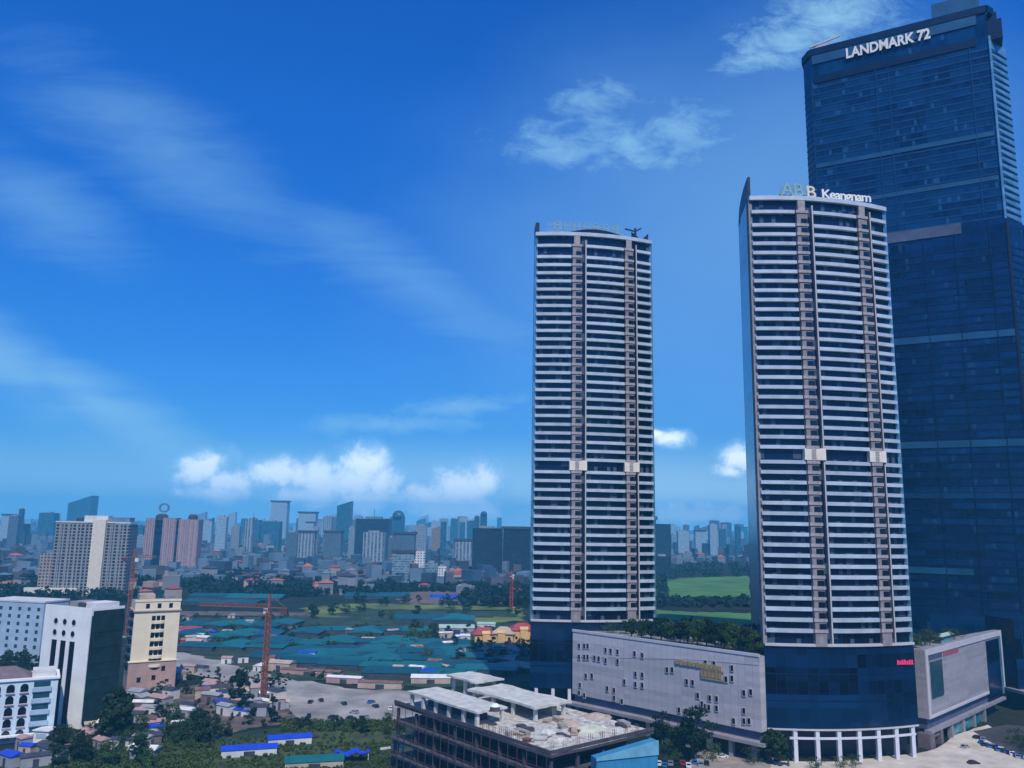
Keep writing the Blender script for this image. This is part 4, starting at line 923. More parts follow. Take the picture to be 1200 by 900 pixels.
# ------------------------------------------------------------------ tower cranes
def crane(label, base, zt, rz, fwd, back, mat, mat2, w=2.0, name='tower_crane'):
    t = thing(name, label, 'crane', base, rz); h = zt-base[2]
    mb = MB()
    for sx in (-1, 1):
        for sy in (-1, 1): mb.bar((sx*w/2, sy*w/2, 0), (sx*w/2, sy*w/2, h), .34)
    k = 0; z = 0
    while z < h-1.5:
        for sy in (-1, 1):
            s = 1 if k % 2 else -1
            mb.bar((-s*w/2, sy*w/2, z), (s*w/2, sy*w/2, min(h, z+w)), .26); mb.bar((sy*w/2, -s*w/2, z), (sy*w/2, s*w/2, min(h, z+w)), .26)
            mb.bar((-w/2, sy*w/2, z), (w/2, sy*w/2, z), .26)
        z += w; k += 1
    mb.build('mast', [mat], t)
    jb = MB()
    for y in (-.6, .6): jb.bar((-back, y, h+.4), (fwd, y, h+.4), .32)
    jb.bar((-1, 0, h+1.9), (fwd, 0, h+1.7), .3)
    x = 0.
    while x < fwd-1.5: jb.bar((x, -.6, h+.4), (x+1.2, 0, h+1.8), .2); jb.bar((x+1.2, 0, h+1.8), (x+2.4, .6, h+.4), .2); x += 2.4
    jb.build('jib', [mat2], t)
    ab = MB(); ab.bar((0, 0, h), (0, 0, h+6.5), .9); ab.bar((0, 0, h+6.3), (fwd*.7, 0, h+1.9), .16); ab.bar((0, 0, h+6.3), (-back*.9, 0, h+.6), .16); ab.build('apex', [mat], t)
    cb = MB(); cb.box(.6, -1.8, h-2.4, 2.8, -.4, h); cb.build('cab', [M['crane_white']], t)
    wb = MB(); wb.box(-back, -.9, h-2.2, -back+3, .9, h+.3); wb.build('counterweight', [M['crane_dark']], t)
    fb = MB(); fb.box(-w*1.2, -w*1.2, -.3, w*1.2, w*1.2, .5); fb.build('footing', [M['concrete']], t)
    return t
b = G(308, 822); crane('rust orange tower crane standing alone in front of the teal roofs', b, atY(310, 713, b.y).z, R(173), 34, 9, M['crane'], M['crane'], 1.8)
b = G(152, 706); crane('dark red tower crane between the striped white building and the cream hotel', (b.x*.72, b.y*.72, 0), atY(155, 654, b.y*.72).z, R(30), 14, 7, M['crane'], M['crane'], 2.2)
b = G(599, 712); crane('distant red and white tower crane in front of the navy slab blocks', b, atY(600, 676, b.y).z, R(80), 14, 8, M['crane_red'], M['crane_white'], 2.6)

# ------------------------------------------------------------------ low sheds, huts and houses in the middle distance
def shed(name, label, cat, c, rz, L, Wd, h, roof, wall, group=None, rise=1.6, door=True, hip=False):
    t = thing(name, label, cat, c, rz, group)
    mb = MB(); mb.box(-L/2, -Wd/2, 0, L/2, Wd/2, h); mb.build('wall', [wall], t)
    rb = MB(); (rb.hip if hip else rb.gable)(-L/2, -Wd/2, L/2, Wd/2, h+.02, rise, 0); rb.build('roof', [roof], t)
    if door:
        db = MB(); db.box(-L*.1, -Wd/2-.06, 0, L*.1, -Wd/2-.002, h*.75); db.build('door', [M['darkroof']], t)
    return t
rnd = random.Random(21)
TEAL_G = 'long teal roofed sheds on the plain'
rows = [(735, 212, 345, 5), (742, 350, 500, 5), (748, 215, 330, 4), (756, 300, 560, 7), (764, 380, 620, 6), (771, 300, 470, 4), (777, 340, 520, 4), (783, 380, 560, 4), (790, 430, 600, 3), (767, 330, 600, 6), (760, 225, 330, 3), (728, 470, 560, 2), (787, 500, 620, 3), (774, 500, 600, 3), (700, 235, 330, 2), (698, 410, 470, 1), (706, 225, 290, 1)]
ntl = 0
for py, xa, xb, n in rows:
    for k in range(n):
        px = xa+(xb-xa)*(k+.5)/n+rnd.uniform(-6, 6); c = G(px, py+rnd.uniform(-2, 2)); wpx = (xb-xa)/n
        L = wpx*c.y/FPX*rnd.uniform(1.0, 1.35); Wd = rnd.uniform(18, 28)*c.y/520
        lab = 'long low shed with a teal sheet roof among others on the plain' if k % 3 else 'long low shed with a darker teal roof among brighter ones on the plain'
        shed('roofed_shed', lab, 'shed', c, R(rnd.uniform(-9, 7)), L, Wd, rnd.uniform(2.2, 3.2), M['teal'] if k % 3 else M['teal2'], M['darkroof'], TEAL_G, rise=Wd*.055)
sp = [('white_roofed_shed', 'white roofed shed at the far side of the dirt yard, beside the concrete frame', 'shed', (505, 800), 3, 20, 8, 3, 'whiteroof', 'tan'),
      ('mint_roofed_shed', 'mint green roofed shed in front of the ochre villas', 'shed', (535, 742), 5, 26, 12, 4.5, 'mint', 'grey'),
      ('pale_roofed_shed', 'small pale roofed shed next to the mint roofed one', 'shed', (570, 737), -3, 14, 8, 4, 'mint', 'palewall'),
      ('red_roofed_hall', 'long hall under a curved dusty red roof by the cream hotel', 'hall', (218, 741), 3, 22, 9, 3, 'red', 'pink'),
      ('pale_roofed_hall', 'pale mint roofed hall right below the dusty red hall', 'hall', (222, 748), 2, 20, 7, 2.4, 'mint', 'grey'),
      ('yellow_hut', 'bright yellow hut at the end of the row beside the cream hotel', 'hut', (244, 751.5), 4, 7, 5, 3, 'yellow', 'yellow'),
      ('red_hut', 'red walled hut beside the bright yellow one', 'hut', (224, 754), 4, 12, 5, 2.6, 'orange', 'red'),
      ('long_store', 'long rust roofed store along the edge of the dirt yard', 'store', (365, 791), -13, 34, 5, 2.6, 'brownroof', 'pink'),
      ('long_store', 'long pale roofed store following the rust roofed one', 'store', (404, 800), -9, 18, 5, 2.8, 'whiteroof', 'pink'),
      ('long_store', 'long dark roofed store near the concrete frame end of the dirt yard', 'store', (446, 806), -4, 22, 5, 2.8, 'brownroof', 'tan'),
      ('tan_house', 'tan house with a slanting cream roof beside the rust orange crane', 'house', (330, 786), -14, 13, 8, 4.5, 'tan', 'tan'),
      ('blue_barrack', 'bright blue roofed barrack in the grass, the one nearer the frame bottom', 'barrack', (292, 884), 17, 18.5, 6.2, 2.4, 'blue', 'palewall'),
      ('blue_barrack', 'bright blue roofed barrack in the grass, the one nearer the dirt yard', 'barrack', (339, 871), 19, 15.5, 6.0, 2.4, 'blue', 'palewall'),
      ('teal_shed', 'teal roofed shed in the grass at the bottom edge', 'shed', (368, 897), 14, 19, 8, 2.2, 'teal', 'tan'),
      ('blue_market_roof', 'bright blue market roof at the edge of the teal sheds by the concrete frame', 'shed', (487, 792), 2, 22, 8, 2.4, 'blue', 'tan'),
      ('blue_market_roof', 'bright blue market roof beyond the grass field, below the white office blocks', 'shed', (523, 703.5), 2, 34, 14, 4, 'blue', 'bluewall'),
      ('blue_market_roof', 'long blue roof strip behind the mall roof trees, beside the rice field', 'shed', (826, 741), -6, 66, 16, 4, 'blue', 'bluewall'),
      ('white_roofed_hall', 'white roofed hall poking out behind the mall roof trees', 'hall', (858, 748), 12, 18, 9, 8, 'whiteroof', 'palewall')]
for nm, lb, ct, (px, py), rz, L, Wd, h, rf, wl_ in sp: shed(nm, lb, ct, G(px, py), R(rz), L, Wd, h, M[rf], M[wl_], rise=Wd*.16)
# ochre villas
for i, (px, py, L, Wd, h, lb) in enumerate([(566, 757, 15, 10, 8, 'ochre villa with its gable end towards the teal sheds'), (590, 757, 15, 11, 8.5, 'ochre villa with a pale gable, middle of the red roofed row'), (612, 756, 17, 12, 10.5, 'largest ochre villa, broad red roof, next to the tower base')]):
    c = G(px, py); t = thing('ochre_villa', lb, 'villa', c, R((20, -12, 8)[i]), 'ochre villas by the tower base')
    mb = MB(); mb.box(-L/2, -Wd/2, 0, L/2, Wd/2, h); mb.build('wall', [M['yellow']], t)
    rb = MB(); rb.hip(-L/2, -Wd/2, L/2, Wd/2, h+.02, 4.2, 0, .8); rb.build('roof', [M['red'] if i != 1 else M['tan']], t)
    gb_ = MB(); gb_.box(-2.6, -Wd/2-1.6, 0, 2.6, -Wd/2-.01, h+.6); gb_.gable(-2.6, -Wd/2-1.6, 2.6, -Wd/2-.01, h+.62, 1.9, 0); gb_.build('porch', [M['yellow']], t)
    for x in (-5, 5):
        for z in (2.2, 5.6):
            wb = MB(); wb.box(x-.8, -Wd/2-.08, z-.9, x+.8, -Wd/2-.003, z+.9); wb.build('window', [M['winglass']], t)
    wb = MB(); wb.box(-1, -Wd/2-1.7, .1, 1, -Wd/2-1.61, 3); wb.build('door', [M['winglass']], t)
# huts and stores scattered over the building site on the left
roofs = [('whiteroof', 'white'), ('blue', 'blue'), ('brownroof', 'rusty'), ('pink', 'pink'), ('grey', 'grey'), ('darkroof', 'dark'), ('darkroof', 'dark'), ('tan', 'tan')]
zones = [(208, 326, 772, 800, 22), (160, 320, 806, 842, 30), (240, 330, 800, 832, 18), (110, 240, 832, 858, 14), (64, 180, 852, 892, 12), (580, 632, 762, 772, 5), (470, 560, 760, 772, 8), (395, 480, 820, 846, 0), (212, 335, 722, 762, 14), (330, 630, 752, 792, 12), (5, 60, 878, 898, 5), (510, 640, 742, 752, 6), (340, 470, 736, 746, 4)]
for xa, xb, ya, yb_, n in zones:
    for k in range(n):
        px, py = rnd.uniform(xa, xb), rnd.uniform(ya, yb_); c = G(px, py)
        if 200 < px < 350 and abs(py-(771+(px-204)*.27)) < 8: continue
        rf, nm = rnd.choice(roofs)
        L, Wd, h = rnd.uniform(4.5, 10), rnd.uniform(3.5, 6), rnd.uniform(2.4, 4.5)
        shed('site_hut', f'low site hut with a {nm} roof on the cluttered low ground by the teal sheds', 'hut', c, R(rnd.uniform(-40, 40)), L, Wd, h, M[rf], M[rnd.choice(['tan', 'grey', 'palewall', 'grey', 'brownp'])], 'huts on the low ground', rise=Wd*.2)
# tarpaulin stall and blue tank tops near the bottom
t = thing('tarpaulin_stall', 'crumpled blue tarpaulin stall on poles at the bottom edge', 'stall', G(412, 892), R(10))
mb = MB(); nx, ny = 8, 4; gr = [[(-6+12*i/nx, -2.5+5*j/ny, 3+.55*math.sin(i*1.7)+.35*math.cos(j*2+i)) for i in range(nx+1)] for j in range(ny+1)]
for j in range(ny):
    for i in range(nx):
        mb.face([gr[j][i], gr[j][i+1], gr[j+1][i+1], gr[j+1][i]])
        mb.face([(p[0], p[1], p[2]-.12) for p in (gr[j+1][i], gr[j+1][i+1], gr[j][i+1], gr[j][i])])
mb.build('tarpaulin', [M['blue']], t)
for x, y in ((-5.6, -2.2), (5.6, -2.2), (-5.6, 2.2), (5.6, 2.2)):
    mb = MB(); mb.bar((x, y, 0), (x, y, 2.9), .2); mb.build('pole', [M['palewall']], t)
t = thing('pipe_stand', 'green and white pipe stand beside the left end of the concrete frame', 'pipe stand', G(462, 893), R(15))
mb = MB(); mb.tube((0, 0, 0), (0, 0, 10), .5, .5, 8); mb.build('pipe', [M['teal']], t)
mb = MB(); mb.bar((-5, 0, 4.5), (4, 0, 5.2), .6); mb.bar((2.5, 0, 0), (3.2, 0, 9), .8); mb.build('bracket', [M['palewall']], t)
# yellow and pink hoarding strip along the yard
t = thing('hoarding_fence', 'low pink hoarding fence running along the back edge of the dirt yard', 'fence', G(345, 789), 0)
mb = MB(); pth = [G(px, py)-G(345, 789) for px, py in ((345, 789), (370, 793), (395, 798), (425, 801), (470, 806))]
for a, b in zip(pth, pth[1:]):
    d = (b-a).normalized(); nn = Vector((-d.y, d.x, 0))*.12
    mb.prism([(q.x, q.y) for q in (a-nn, b-nn, b+nn, a+nn)], 0, 2.1)
mb.build('panel', [M['pink']], t)
for k, a in enumerate(pth): 
    mb = MB(); mb.box(a.x-.18, a.y-.3, 0, a.x+.18, a.y-.14, 2.4); mb.build('post', [M['palewall']], t)

# ------------------------------------------------------------------ towers of the city beyond
F = dict(  # pale and grey facades tinted blue to add haze by colour
    navyf=windows('dark navy block facade', (.004, .02, .045), (.003, .012, .03), 3.6, 3.3, .6, .5, .35),
    tealf=windows('teal glass facade', (.01, .075, .13), (.02, .10, .16), 3.0, 3.6, .8, .7, .3),
    palef=windows('pale facade', (.22, .28, .33), (.10, .13, .17), 3.6, 3.3, .5, .5),
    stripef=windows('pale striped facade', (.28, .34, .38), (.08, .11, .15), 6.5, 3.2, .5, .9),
    greyf=windows('grey facade', (.08, .14, .19), (.06, .08, .11), 3.4, 3.3, .55, .5),
    whitef=windows('white facade', (.70, .70, .68), (.12, .17, .22), 4.0, 3.5, .5, .5),
    pinkf=windows('dusty pink facade', (.26, .18, .17), (.08, .08, .1), 3.4, 3.3, .45, .5),
    tanf=windows('tan facade', (.24, .20, .17), (.08, .08, .1), 3.4, 3.3, .45, .5),
    hazef=windows('haze blue facade', (.30, .42, .50), (.10, .18, .24), 3.6, 3.3, .5, .5),
    glassf=windows('grey glass front', (.22, .30, .34), (.10, .17, .22), 3.0, 3.4, .85, .7))
FAR_G = 'hazy towers of the far city'
def far_tower(label, x0, x1, ytop, Y, fac, roof='flat', dep=None, name='city_tower', group=None, zb=0.0):
    a, b = atY(x0, ytop, Y), atY(x1, ytop, Y); w = b.x-a.x; h = (a.z+b.z)/2; dep = dep or w*.6
    if label is None: label, group = 'pale tower fading into the haze of the far skyline', FAR_G
    t = thing(name, label, 'tower', (a.x, Y, 0), math.atan2(b.y-a.y, w), group)
    mb = MB()
    hh = h if roof != 'dome' else h-w*.5
    mb.box(0, 0, 0, w, dep, hh); mb.build('shaft', [F[fac]], t)
    if roof == 'flat':
        rb = MB(); rb.box(w*.2, dep*.2, hh+.02, w*.7, dep*.8, hh+3.2); rb.build('roof_house', [M['roofgrey']], t)
    elif roof == 'dome':
        rb = MB(); n = 12
        for k in range(5):
            r0_, r1_ = w*.49*math.cos(k*math.pi/10), w*.49*math.cos((k+1)*math.pi/10); rb.tube((w/2, dep/2, hh+.02+w*.5*math.sin(k*math.pi/10)), (w/2, dep/2, hh+.02+w*.5*math.sin((k+1)*math.pi/10)), max(.1, r0_), max(.1, r1_), n, caps=False)
        rb.build('roof_dome', [F[fac]], t)
    elif roof == 'slant':
        rb = MB(); rb.prism([(0, 0), (w, 0), (w, dep), (0, dep)], hh+.02, hh+1, 0, ztop=[hh+.5, hh+w*.35, hh+w*.35, hh+.5]); rb.build('roof_wedge', [F[fac]], t)
    elif roof == 'frame':
        rb = MB()
        for x in (0, w*.9): rb.box(x, 0, hh+.02, x+w*.1, dep, hh+w*.5)
        rb.box(0, 0, hh+w*.5+.02, w, dep, hh+w*.65); rb.build('roof_frame', [M['bluewall']], t)
    elif roof == 'mast':
        rb = MB(); rb.box(w*.25, dep*.3, hh+.02, w*.75, dep*.7, hh+5); rb.bar((w/2, dep/2, hh+5), (w/2, dep/2, hh+22), 1.5); rb.build('roof_mast', [M['bluewall']], t)
    elif roof == 'cap':
        rb = MB(); rb.box(-w*.06, -dep*.06, hh+.02, w*1.06, dep*1.06, hh+4); rb.build('roof_cap', [M['darkroof']], t)
    elif roof == 'tank':
        rb = MB(); rb.bar((w*.3, dep/2, hh), (w*.3, dep/2, hh+9), 2.5); rb.tube((w*.3, dep/2, hh+9), (w*.3, dep/2, hh+17), 5.5, 4.6, 12); rb.build('roof_tank', [M['darkroof']], t)
    return t
T_ = far_tower
T_('teal glass tower left of the latticed grey block on the skyline', 46, 64, 601, 2600, 'tealf')
T_('wide hazy teal block standing behind the latticed grey block', 80, 107, 590, 3300, 'tealf', 'slant')
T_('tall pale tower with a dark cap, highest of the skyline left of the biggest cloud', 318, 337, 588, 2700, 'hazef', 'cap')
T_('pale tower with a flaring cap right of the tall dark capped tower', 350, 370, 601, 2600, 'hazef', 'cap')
T_('slender teal tower with a slanting top rising beneath the biggest cloud', 395, 412, 593, 2400, 'tealf', 'slant')
T_('broad dark navy block with a mast on the skyline', 417, 456, 608, 1900, 'navyf', 'mast')
T_('teal tower with a rounded top right of the broad navy block', 459, 474, 598, 2200, 'tealf', 'dome')
T_('grey striped pair tower left member, below the pale capped tower', 336, 349, 624, 1650, 'greyf')
T_('bright striped pair tower with dark cap, below the pale capped tower', 350, 369, 624, 1600, 'stripef', 'cap')
T_('dark teal block with a roof mast, left of the tall dark capped tower', 287, 304, 609, 2500, 'tealf', 'mast')
T_('low dark teal block just left under the tall dark capped tower', 307, 328, 611, 2300, 'tealf')
T_('grey green tower in front of the slender teal one', 380, 400, 624, 1700, 'greyf', 'cap')
T_('slim pale tower at the right foot of the slender teal one', 409, 416, 618, 1750, 'palef')
T_('pale vertical striped tower in front of the broad navy block', 426, 451, 624, 1450, 'stripef', 'flat')
T_('grey tower between the pale striped one and the white offices', 455, 462, 630, 1500, 'greyf')
T_('grey green stepped tower behind the white offices', 462, 486, 626, 1500, 'greyf', 'cap')
T_('pale grey tower behind the white offices, to their right', 488, 500, 616, 1700, 'palef')
T_('tan tower with a slanted top right of the white offices', 506, 518, 620, 1900, 'tanf', 'slant')
T_('white office block with a grey glass front, tallest of the white group', 460, 485, 648, 1150, 'glassf', 'cap')
T_('plain white office slab joined to the grey glass front', 485.5, 498, 646, 1160, 'whitef')
T_('small grey fronted white block right of the white slab', 499, 513, 660, 1120, 'glassf')
T_('slim bright white block at the right end of the white offices', 513.5, 523, 664, 1110, 'whitef')
T_('pink and orange house tower by the slim white block', 524, 536, 669, 1130, 'pinkf')
T_('striped blue grey tower left of the navy slab blocks', 534, 553, 634, 1500, 'stripef', 'cap')
T_('wide dark navy slab block, left of the pair', 554, 589, 619, 1250, 'navyf')
T_('wide dark navy slab block, right of the pair, against the banded tower', 590, 628, 620, 1330, 'navyf', 'cap')
T_('teal tower with a round dome above the navy slab blocks', 563, 571, 599, 2000, 'tealf', 'dome')
T_('narrow blue tower beside the domed one above the navy slabs', 556, 562, 605, 2100, 'tealf')
T_('hazy twin tower left of the navy slabs', 528, 536, 608, 3000, 'tealf')
T_('pale hazy tower right of the hazy twin', 541, 548, 606, 3100, 'palef')
T_('dark blue slab with a round tank on its roof, seen between the banded towers', 762, 786, 614, 1800, 'navyf', 'tank')
T_('teal chimney like tower near the edge of the nearer banded tower', 862, 868, 615, 2400, 'tealf', 'dome')
T_('hazy teal tower with a slanting top between the banded towers', 843, 851, 622, 2700, 'tealf', 'slant')
T_('dark navy low block below the round tank slab', 768, 786, 652, 1300, 'navyf')
T_('short blue block left of the latticed grey tower', 12, 30, 614, 2300, 'navyf')
T_('dark blue block behind the pink towers', 150, 168, 616, 2100, 'tealf')
T_('pale domed block between latticed grey tower and pink towers', 160, 170, 628, 1900, 'palef')
rnd = random.Random(5)
spots = []
for k in range(110):
    px = rnd.choice([rnd.uniform(0, 620), rnd.uniform(230, 560), rnd.uniform(230, 560), rnd.uniform(770, 868)]); Y = rnd.uniform(1800, 5200)
    wpx = rnd.uniform(5, 13); hz = 612+(px-600)*.0175
    top = hz + rnd.uniform(-4, 13) - (5 if rnd.random() < .2 else 0)
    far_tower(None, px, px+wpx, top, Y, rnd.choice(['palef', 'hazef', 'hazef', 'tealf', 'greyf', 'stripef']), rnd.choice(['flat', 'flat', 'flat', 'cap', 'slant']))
# low houses, one object each
HOUSE = [('orange', 'house_pale', 'orange tiled'), ('red', 'tan', 'dark red tiled'), ('house_white', 'house_pale', 'white flat'), ('grey', 'bluewall', 'grey flat'), ('bluewall', 'house_pale', 'blue sheet'), ('tan', 'pink', 'tan flat'), ('darkroof', 'grey', 'dark sheet')]
protos = {}
for i, (rf, wl_, nm) in enumerate(HOUSE):
    for v, pitched in enumerate((True, False)):
        if i in (2, 3, 5) and pitched: continue
        if i in (0, 1, 4, 6) and not pitched: continue
        mb = MB(); mb.box(-.5, -.5, 0, .5, .5, .82, 0, 1)
        if pitched: mb.hip(-.5, -.5, .5, .5, .825, .22, 1, .06)
        else: mb.box(-.5, -.5, .825, .5, .5, .86, 1); mb.box(-.2, -.3, .865, .3, .3, 1.0, 0)
        protos[i] = mb.mesh('town_house', [M[wl_], M[rf]])
taken = []
def bad_spot(px, py):
    if px > 630 and (py > 662 and not (706 < py < 714)): return True
    if 555 < px < 640 and py > 676 and py < 694: return True
    if py > 697 and px > 225: return True
    if 225 < px < 360 and py > 689: return True
    return False
k = 0
while k < 285:
    px = rnd.choice([rnd.uniform(0, 620), rnd.uniform(0, 620), rnd.uniform(770, 880)])
    hz = 612+(px-600)*.0175
    py = hz + 14 + (rnd.random()**.75)*82
    if px < 60: py = min(py, 700)
    if bad_spot(px, py): continue
    c = G(px, py); w = rnd.uniform(9, 19); dd = rnd.uniform(9, 16); h = rnd.choice([rnd.uniform(6, 11), rnd.uniform(6, 11), rnd.uniform(11, 20)])
    if any((c.x-q[0])**2+(c.y-q[1])**2 < (11+q[2])**2 for q in taken): continue
    taken.append((c.x, c.y, 9)); i = rnd.choice([0, 0, 1, 2, 2, 3, 3, 4, 5, 6])
    o = place('town_house', protos[i], None, (c.x, c.y, 0), R(rnd.uniform(-40, 40))); o.scale = (w, dd, h)
    tag(o, f'house with a {HOUSE[i][2]} roof in the hazy low city beyond the fields', 'house', f'houses with {HOUSE[i][2]} roofs in the low city'); k += 1
# and the rest of the city, which reads as one mass
def city_mass():
    mats = [surf('far hazed pale wall', (.13, .20, .26), .9, .3, .02), surf('far haze blue wall', (.03, .08, .14), .9, .3, .02), surf('far hazed grey wall', (.03, .05, .08), .9, .3, .02), surf('far orange roof', (.22, .06, .04), .9, .3, .02), M['darkroof'], surf('far tan wall', (.09, .085, .10), .9, .3, .02)]  # bluish walls carry part of the distance haze in their colour
    mb = MB(); r2 = random.Random(9)
    for k in range(4600):
        Y = 1000*math.exp(r2.random()*2.1); X = r2.uniform(-.72, .34)*Y; px = 600+X/Y*FPX/.985
        if px > 625 and Y < 1900: continue
        if 220 < px and Y < 1050: continue
        w, dd = r2.uniform(8, 20), r2.uniform(8, 20); h = r2.choice([r2.uniform(5, 12), r2.uniform(5, 12), r2.uniform(9, 24), r2.uniform(9, 40) if Y > 2000 else 9])
        if any((X-q[0])**2+(Y-q[1])**2 < 196 for q in taken): continue
        a = r2.uniform(0, 1.5); ca, sa = math.cos(a), math.sin(a)
        q = [(X+x*ca-y*sa, Y+x*sa+y*ca) for x, y in ((-w/2, -dd/2), (w/2, -dd/2), (w/2, dd/2), (-w/2, dd/2))]
        mb.prism(q, 0, h, r2.choice([0, 0, 1, 2, 5]), r2.choice([0, 2, 3, 4, 1, 2]), bottom=False)
    return mb.build('city_houses', mats)
tag(city_mass(), 'dense mass of small hazy houses filling the far city to the horizon', 'houses', kind='stuff')

# ------------------------------------------------------------------ trees
def leaf_clump(mb, c, r, n, s, rnd, m=0, flat=.8):
    for _ in range(n):
        d = Vector((rnd.gauss(0, 1), rnd.gauss(0, 1), rnd.gauss(0, 1)*flat)).normalized(); p = Vector(c)+Vector((d.x*r, d.y*r, d.z*r*flat))*rnd.uniform(.45, 1.0)
        a = Vector((rnd.gauss(0, 1), rnd.gauss(0, 1), rnd.gauss(0, .7))).normalized(); nn = (d+a*.9).normalized()
        t = nn.cross(Vector((rnd.gauss(0, 1), rnd.gauss(0, 1), rnd.gauss(0, 1)))).normalized(); b = nn.cross(t); e = s*rnd.uniform(.6, 1.3)
        mb.face([p-t*e, p+b*e*.62, p+t*e, p-b*e*.62], m)
def tree_meshes(seed, h, spread, leaf, nclump=17, per=62, ls=.42, trunk=.34):
    rnd = random.Random(seed); tb_ = MB(); cb = MB()
    th = h*.36; tb_.tube((0, 0, -.3), (0, 0, th), trunk*h/9, trunk*.6*h/9, 8)
    for k in range(nclump):
        a = rnd.uniform(0, 6.28); t_ = rnd.random(); z = th*.85+(h-th*.85)*t_; rr = spread*(math.sin(math.pi*(.18+.72*t_))**.8)*math.sqrt(rnd.random())
        c = Vector((rr*math.cos(a), rr*math.sin(a), z)); r = spread*rnd.uniform(.26, .46)
        if k % 3 == 0: tb_.tube((0, 0, th*rnd.uniform(.7, 1)), c, trunk*.34*h/9, trunk*.12*h/9, 5, caps=False)
        leaf_clump(cb, c, r, per, ls*h/9*rnd.uniform(.8, 1.2), rnd)
    return tb_.mesh('trunk', M['bark']), cb.mesh('crown', M[leaf])
TREES = {'round': tree_meshes(1, 10, 4.2, 'leaf'), 'tall': tree_meshes(2, 14, 3.8, 'leaf', 20), 'wide': tree_meshes(3, 9, 5.2, 'leaf2', 20), 'blue': tree_meshes(4, 10, 4.4, 'leaf3'), 'bush': tree_meshes(5, 4, 3.0, 'leaf2', 12, 50), 'slim': tree_meshes(6, 12, 2.3, 'leaf3', 15)}
def tree(kind, label, c, s, group=None, rz=None, name='tree', cat='tree'):
    t = thing(name, label, cat, c, random.uniform(0, 6.28) if rz is None else rz, group); t.scale = (s, s, s*random.uniform(.9, 1.12))
    place('trunk', TREES[kind][0], t); place('crown', TREES[kind][1], t); return t
random.seed(31)
# roof garden of the mall
for px, py, k, s in [(740, 751, 'round', .62), (752, 752, 'wide', .6), (763, 752, 'blue', .6), (775, 755, 'round', .62), (786, 756, 'wide', .62), (797, 757, 'blue', .7), (806, 759, 'round', .68), (817, 760, 'wide', .75), (828, 762, 'round', .7), (838, 763, 'blue', .75), (849, 764, 'round', .7), (859, 766, 'wide', .75), (870, 767, 'round', .72), (880, 768, 'blue', .68), (812, 756, 'slim', .6), (845, 760, 'slim', .6), (866, 763, 'blue', .62), (790, 753, 'round', .55), (875, 762, 'round', .6), (886, 770, 'wide', .6), (770, 748, 'blue', .6), (783, 750, 'round', .65), (800, 752, 'round', .65), (822, 755, 'blue', .7), (833, 757, 'round', .65), (855, 760, 'wide', .7), (882, 764, 'round', .65), (757, 747, 'round', .5), (733, 746, 'wide', .45), (722, 745, 'bush', .8), (712, 744, 'bush', .7)]:
    c = G(px, py-3, 36.05); s *= 1.25; tree(k, 'dark leafy tree of the roof garden behind the long grey mall wall', c, s, 'roof garden trees above the long mall wall')
for px, py, k, s in [(1072, 763, 'wide', .55), (1080, 761, 'bush', 1.2), (1090, 760, 'bush', 1.2), (1100, 758, 'wide', .42), (1109, 755, 'bush', 1.1), (1118, 753, 'bush', .9), (1086, 756, 'wide', .55), (1128, 750, 'bush', .7)]:
    tree(k, 'green tree of the small roof garden on the corner mall block', G(px, py-4, 36.05), s, 'roof garden trees on the corner block')
t = thing('roof_pavilion', 'small teal glass roof pavilion among greenery on the corner mall block', 'pavilion', G(1106, 752, 36.05), yawQ)
mb = MB(); mb.box(-7, -1.2, 0, 7, 1.2, 2.6); mb.build('glazing', [M['glass_side']], t)
mb = MB(); mb.gable(-7.4, -1.6, 7.4, 1.6, 2.62, .9); mb.build('roof', [M['mint']], t)
# street trees
tree('round', 'big dark tree in front of the long mall wall, near the blue shed', G(812, 889), 1.75)
for px, py, k, s in [(776, 872, 'round', 1.0), (793, 884, 'wide', .9), (835, 893, 'bush', 1.3), (787, 896, 'bush', 1.2)]:
    tree(k, 'dark green tree crowding round the big tree by the blue shed', G(px, py), s, 'trees around the big tree by the blue shed')
for px, py, k, s in [(893, 891, 'bush', 1.5), (904, 896, 'tall', .85), (914, 899, 'tall', .75), (924, 899, 'slim', .8), (884, 896, 'bush', 1.3), (1003, 900, 'bush', .9), (985, 901, 'bush', 1.0), (955, 903, 'bush', 1.0)]:
    tree(k, 'dark tree planted in front of the white colonnade', G(px, py), s, 'trees before the colonnade')
for px, py, s in [(1188, 872, 1.2), (1197, 877, 1.4), (1205, 882, 1.2)]:
    tree('bush', 'rounded shrub beside the parked cars at the right edge', G(px, py), s, 'shrubs by the parked cars', name='shrub', cat='shrub')
for px, py, k, s in [(128, 876, 'tall', 1.15), (133, 862, 'tall', 1.2), (144, 868, 'tall', 1.0), (118, 868, 'round', .9)]:
    tree(k, 'tall dark tree in front of the green netted wall', G(px, py), s, 'tall trees by the netted wall')
for px, py, k, s in [(272, 832, 'slim', 1.15), (279, 828, 'tall', 1.0), (288, 838, 'blue', .8), (318, 848, 'slim', .9)]:
    tree(k, 'dark ragged tree among the huts of the building site', G(px, py), s, 'trees among the site huts')
rb_ = random.Random(77)
for k in range(70):
    px, py = rb_.uniform(62, 265), rb_.uniform(850, 902)
    if px > 180: py = rb_.uniform(846, 880)
    tree(rb_.choice(['round', 'blue', 'wide', 'bush', 'bush']), 'dark leafy tree in the thicket along the lower left edge', G(px, py), rb_.uniform(.45, .8), 'thicket trees along the lower left edge')
for k in range(26):
    px, py = rb_.uniform(345, 480), rb_.uniform(848, 862)
    tree(rb_.choice(['round', 'wide', 'bush', 'blue']), 'low dark tree in the row between dirt yard and grass', G(px, py), rb_.uniform(.3, .5), 'row of trees below the dirt yard')
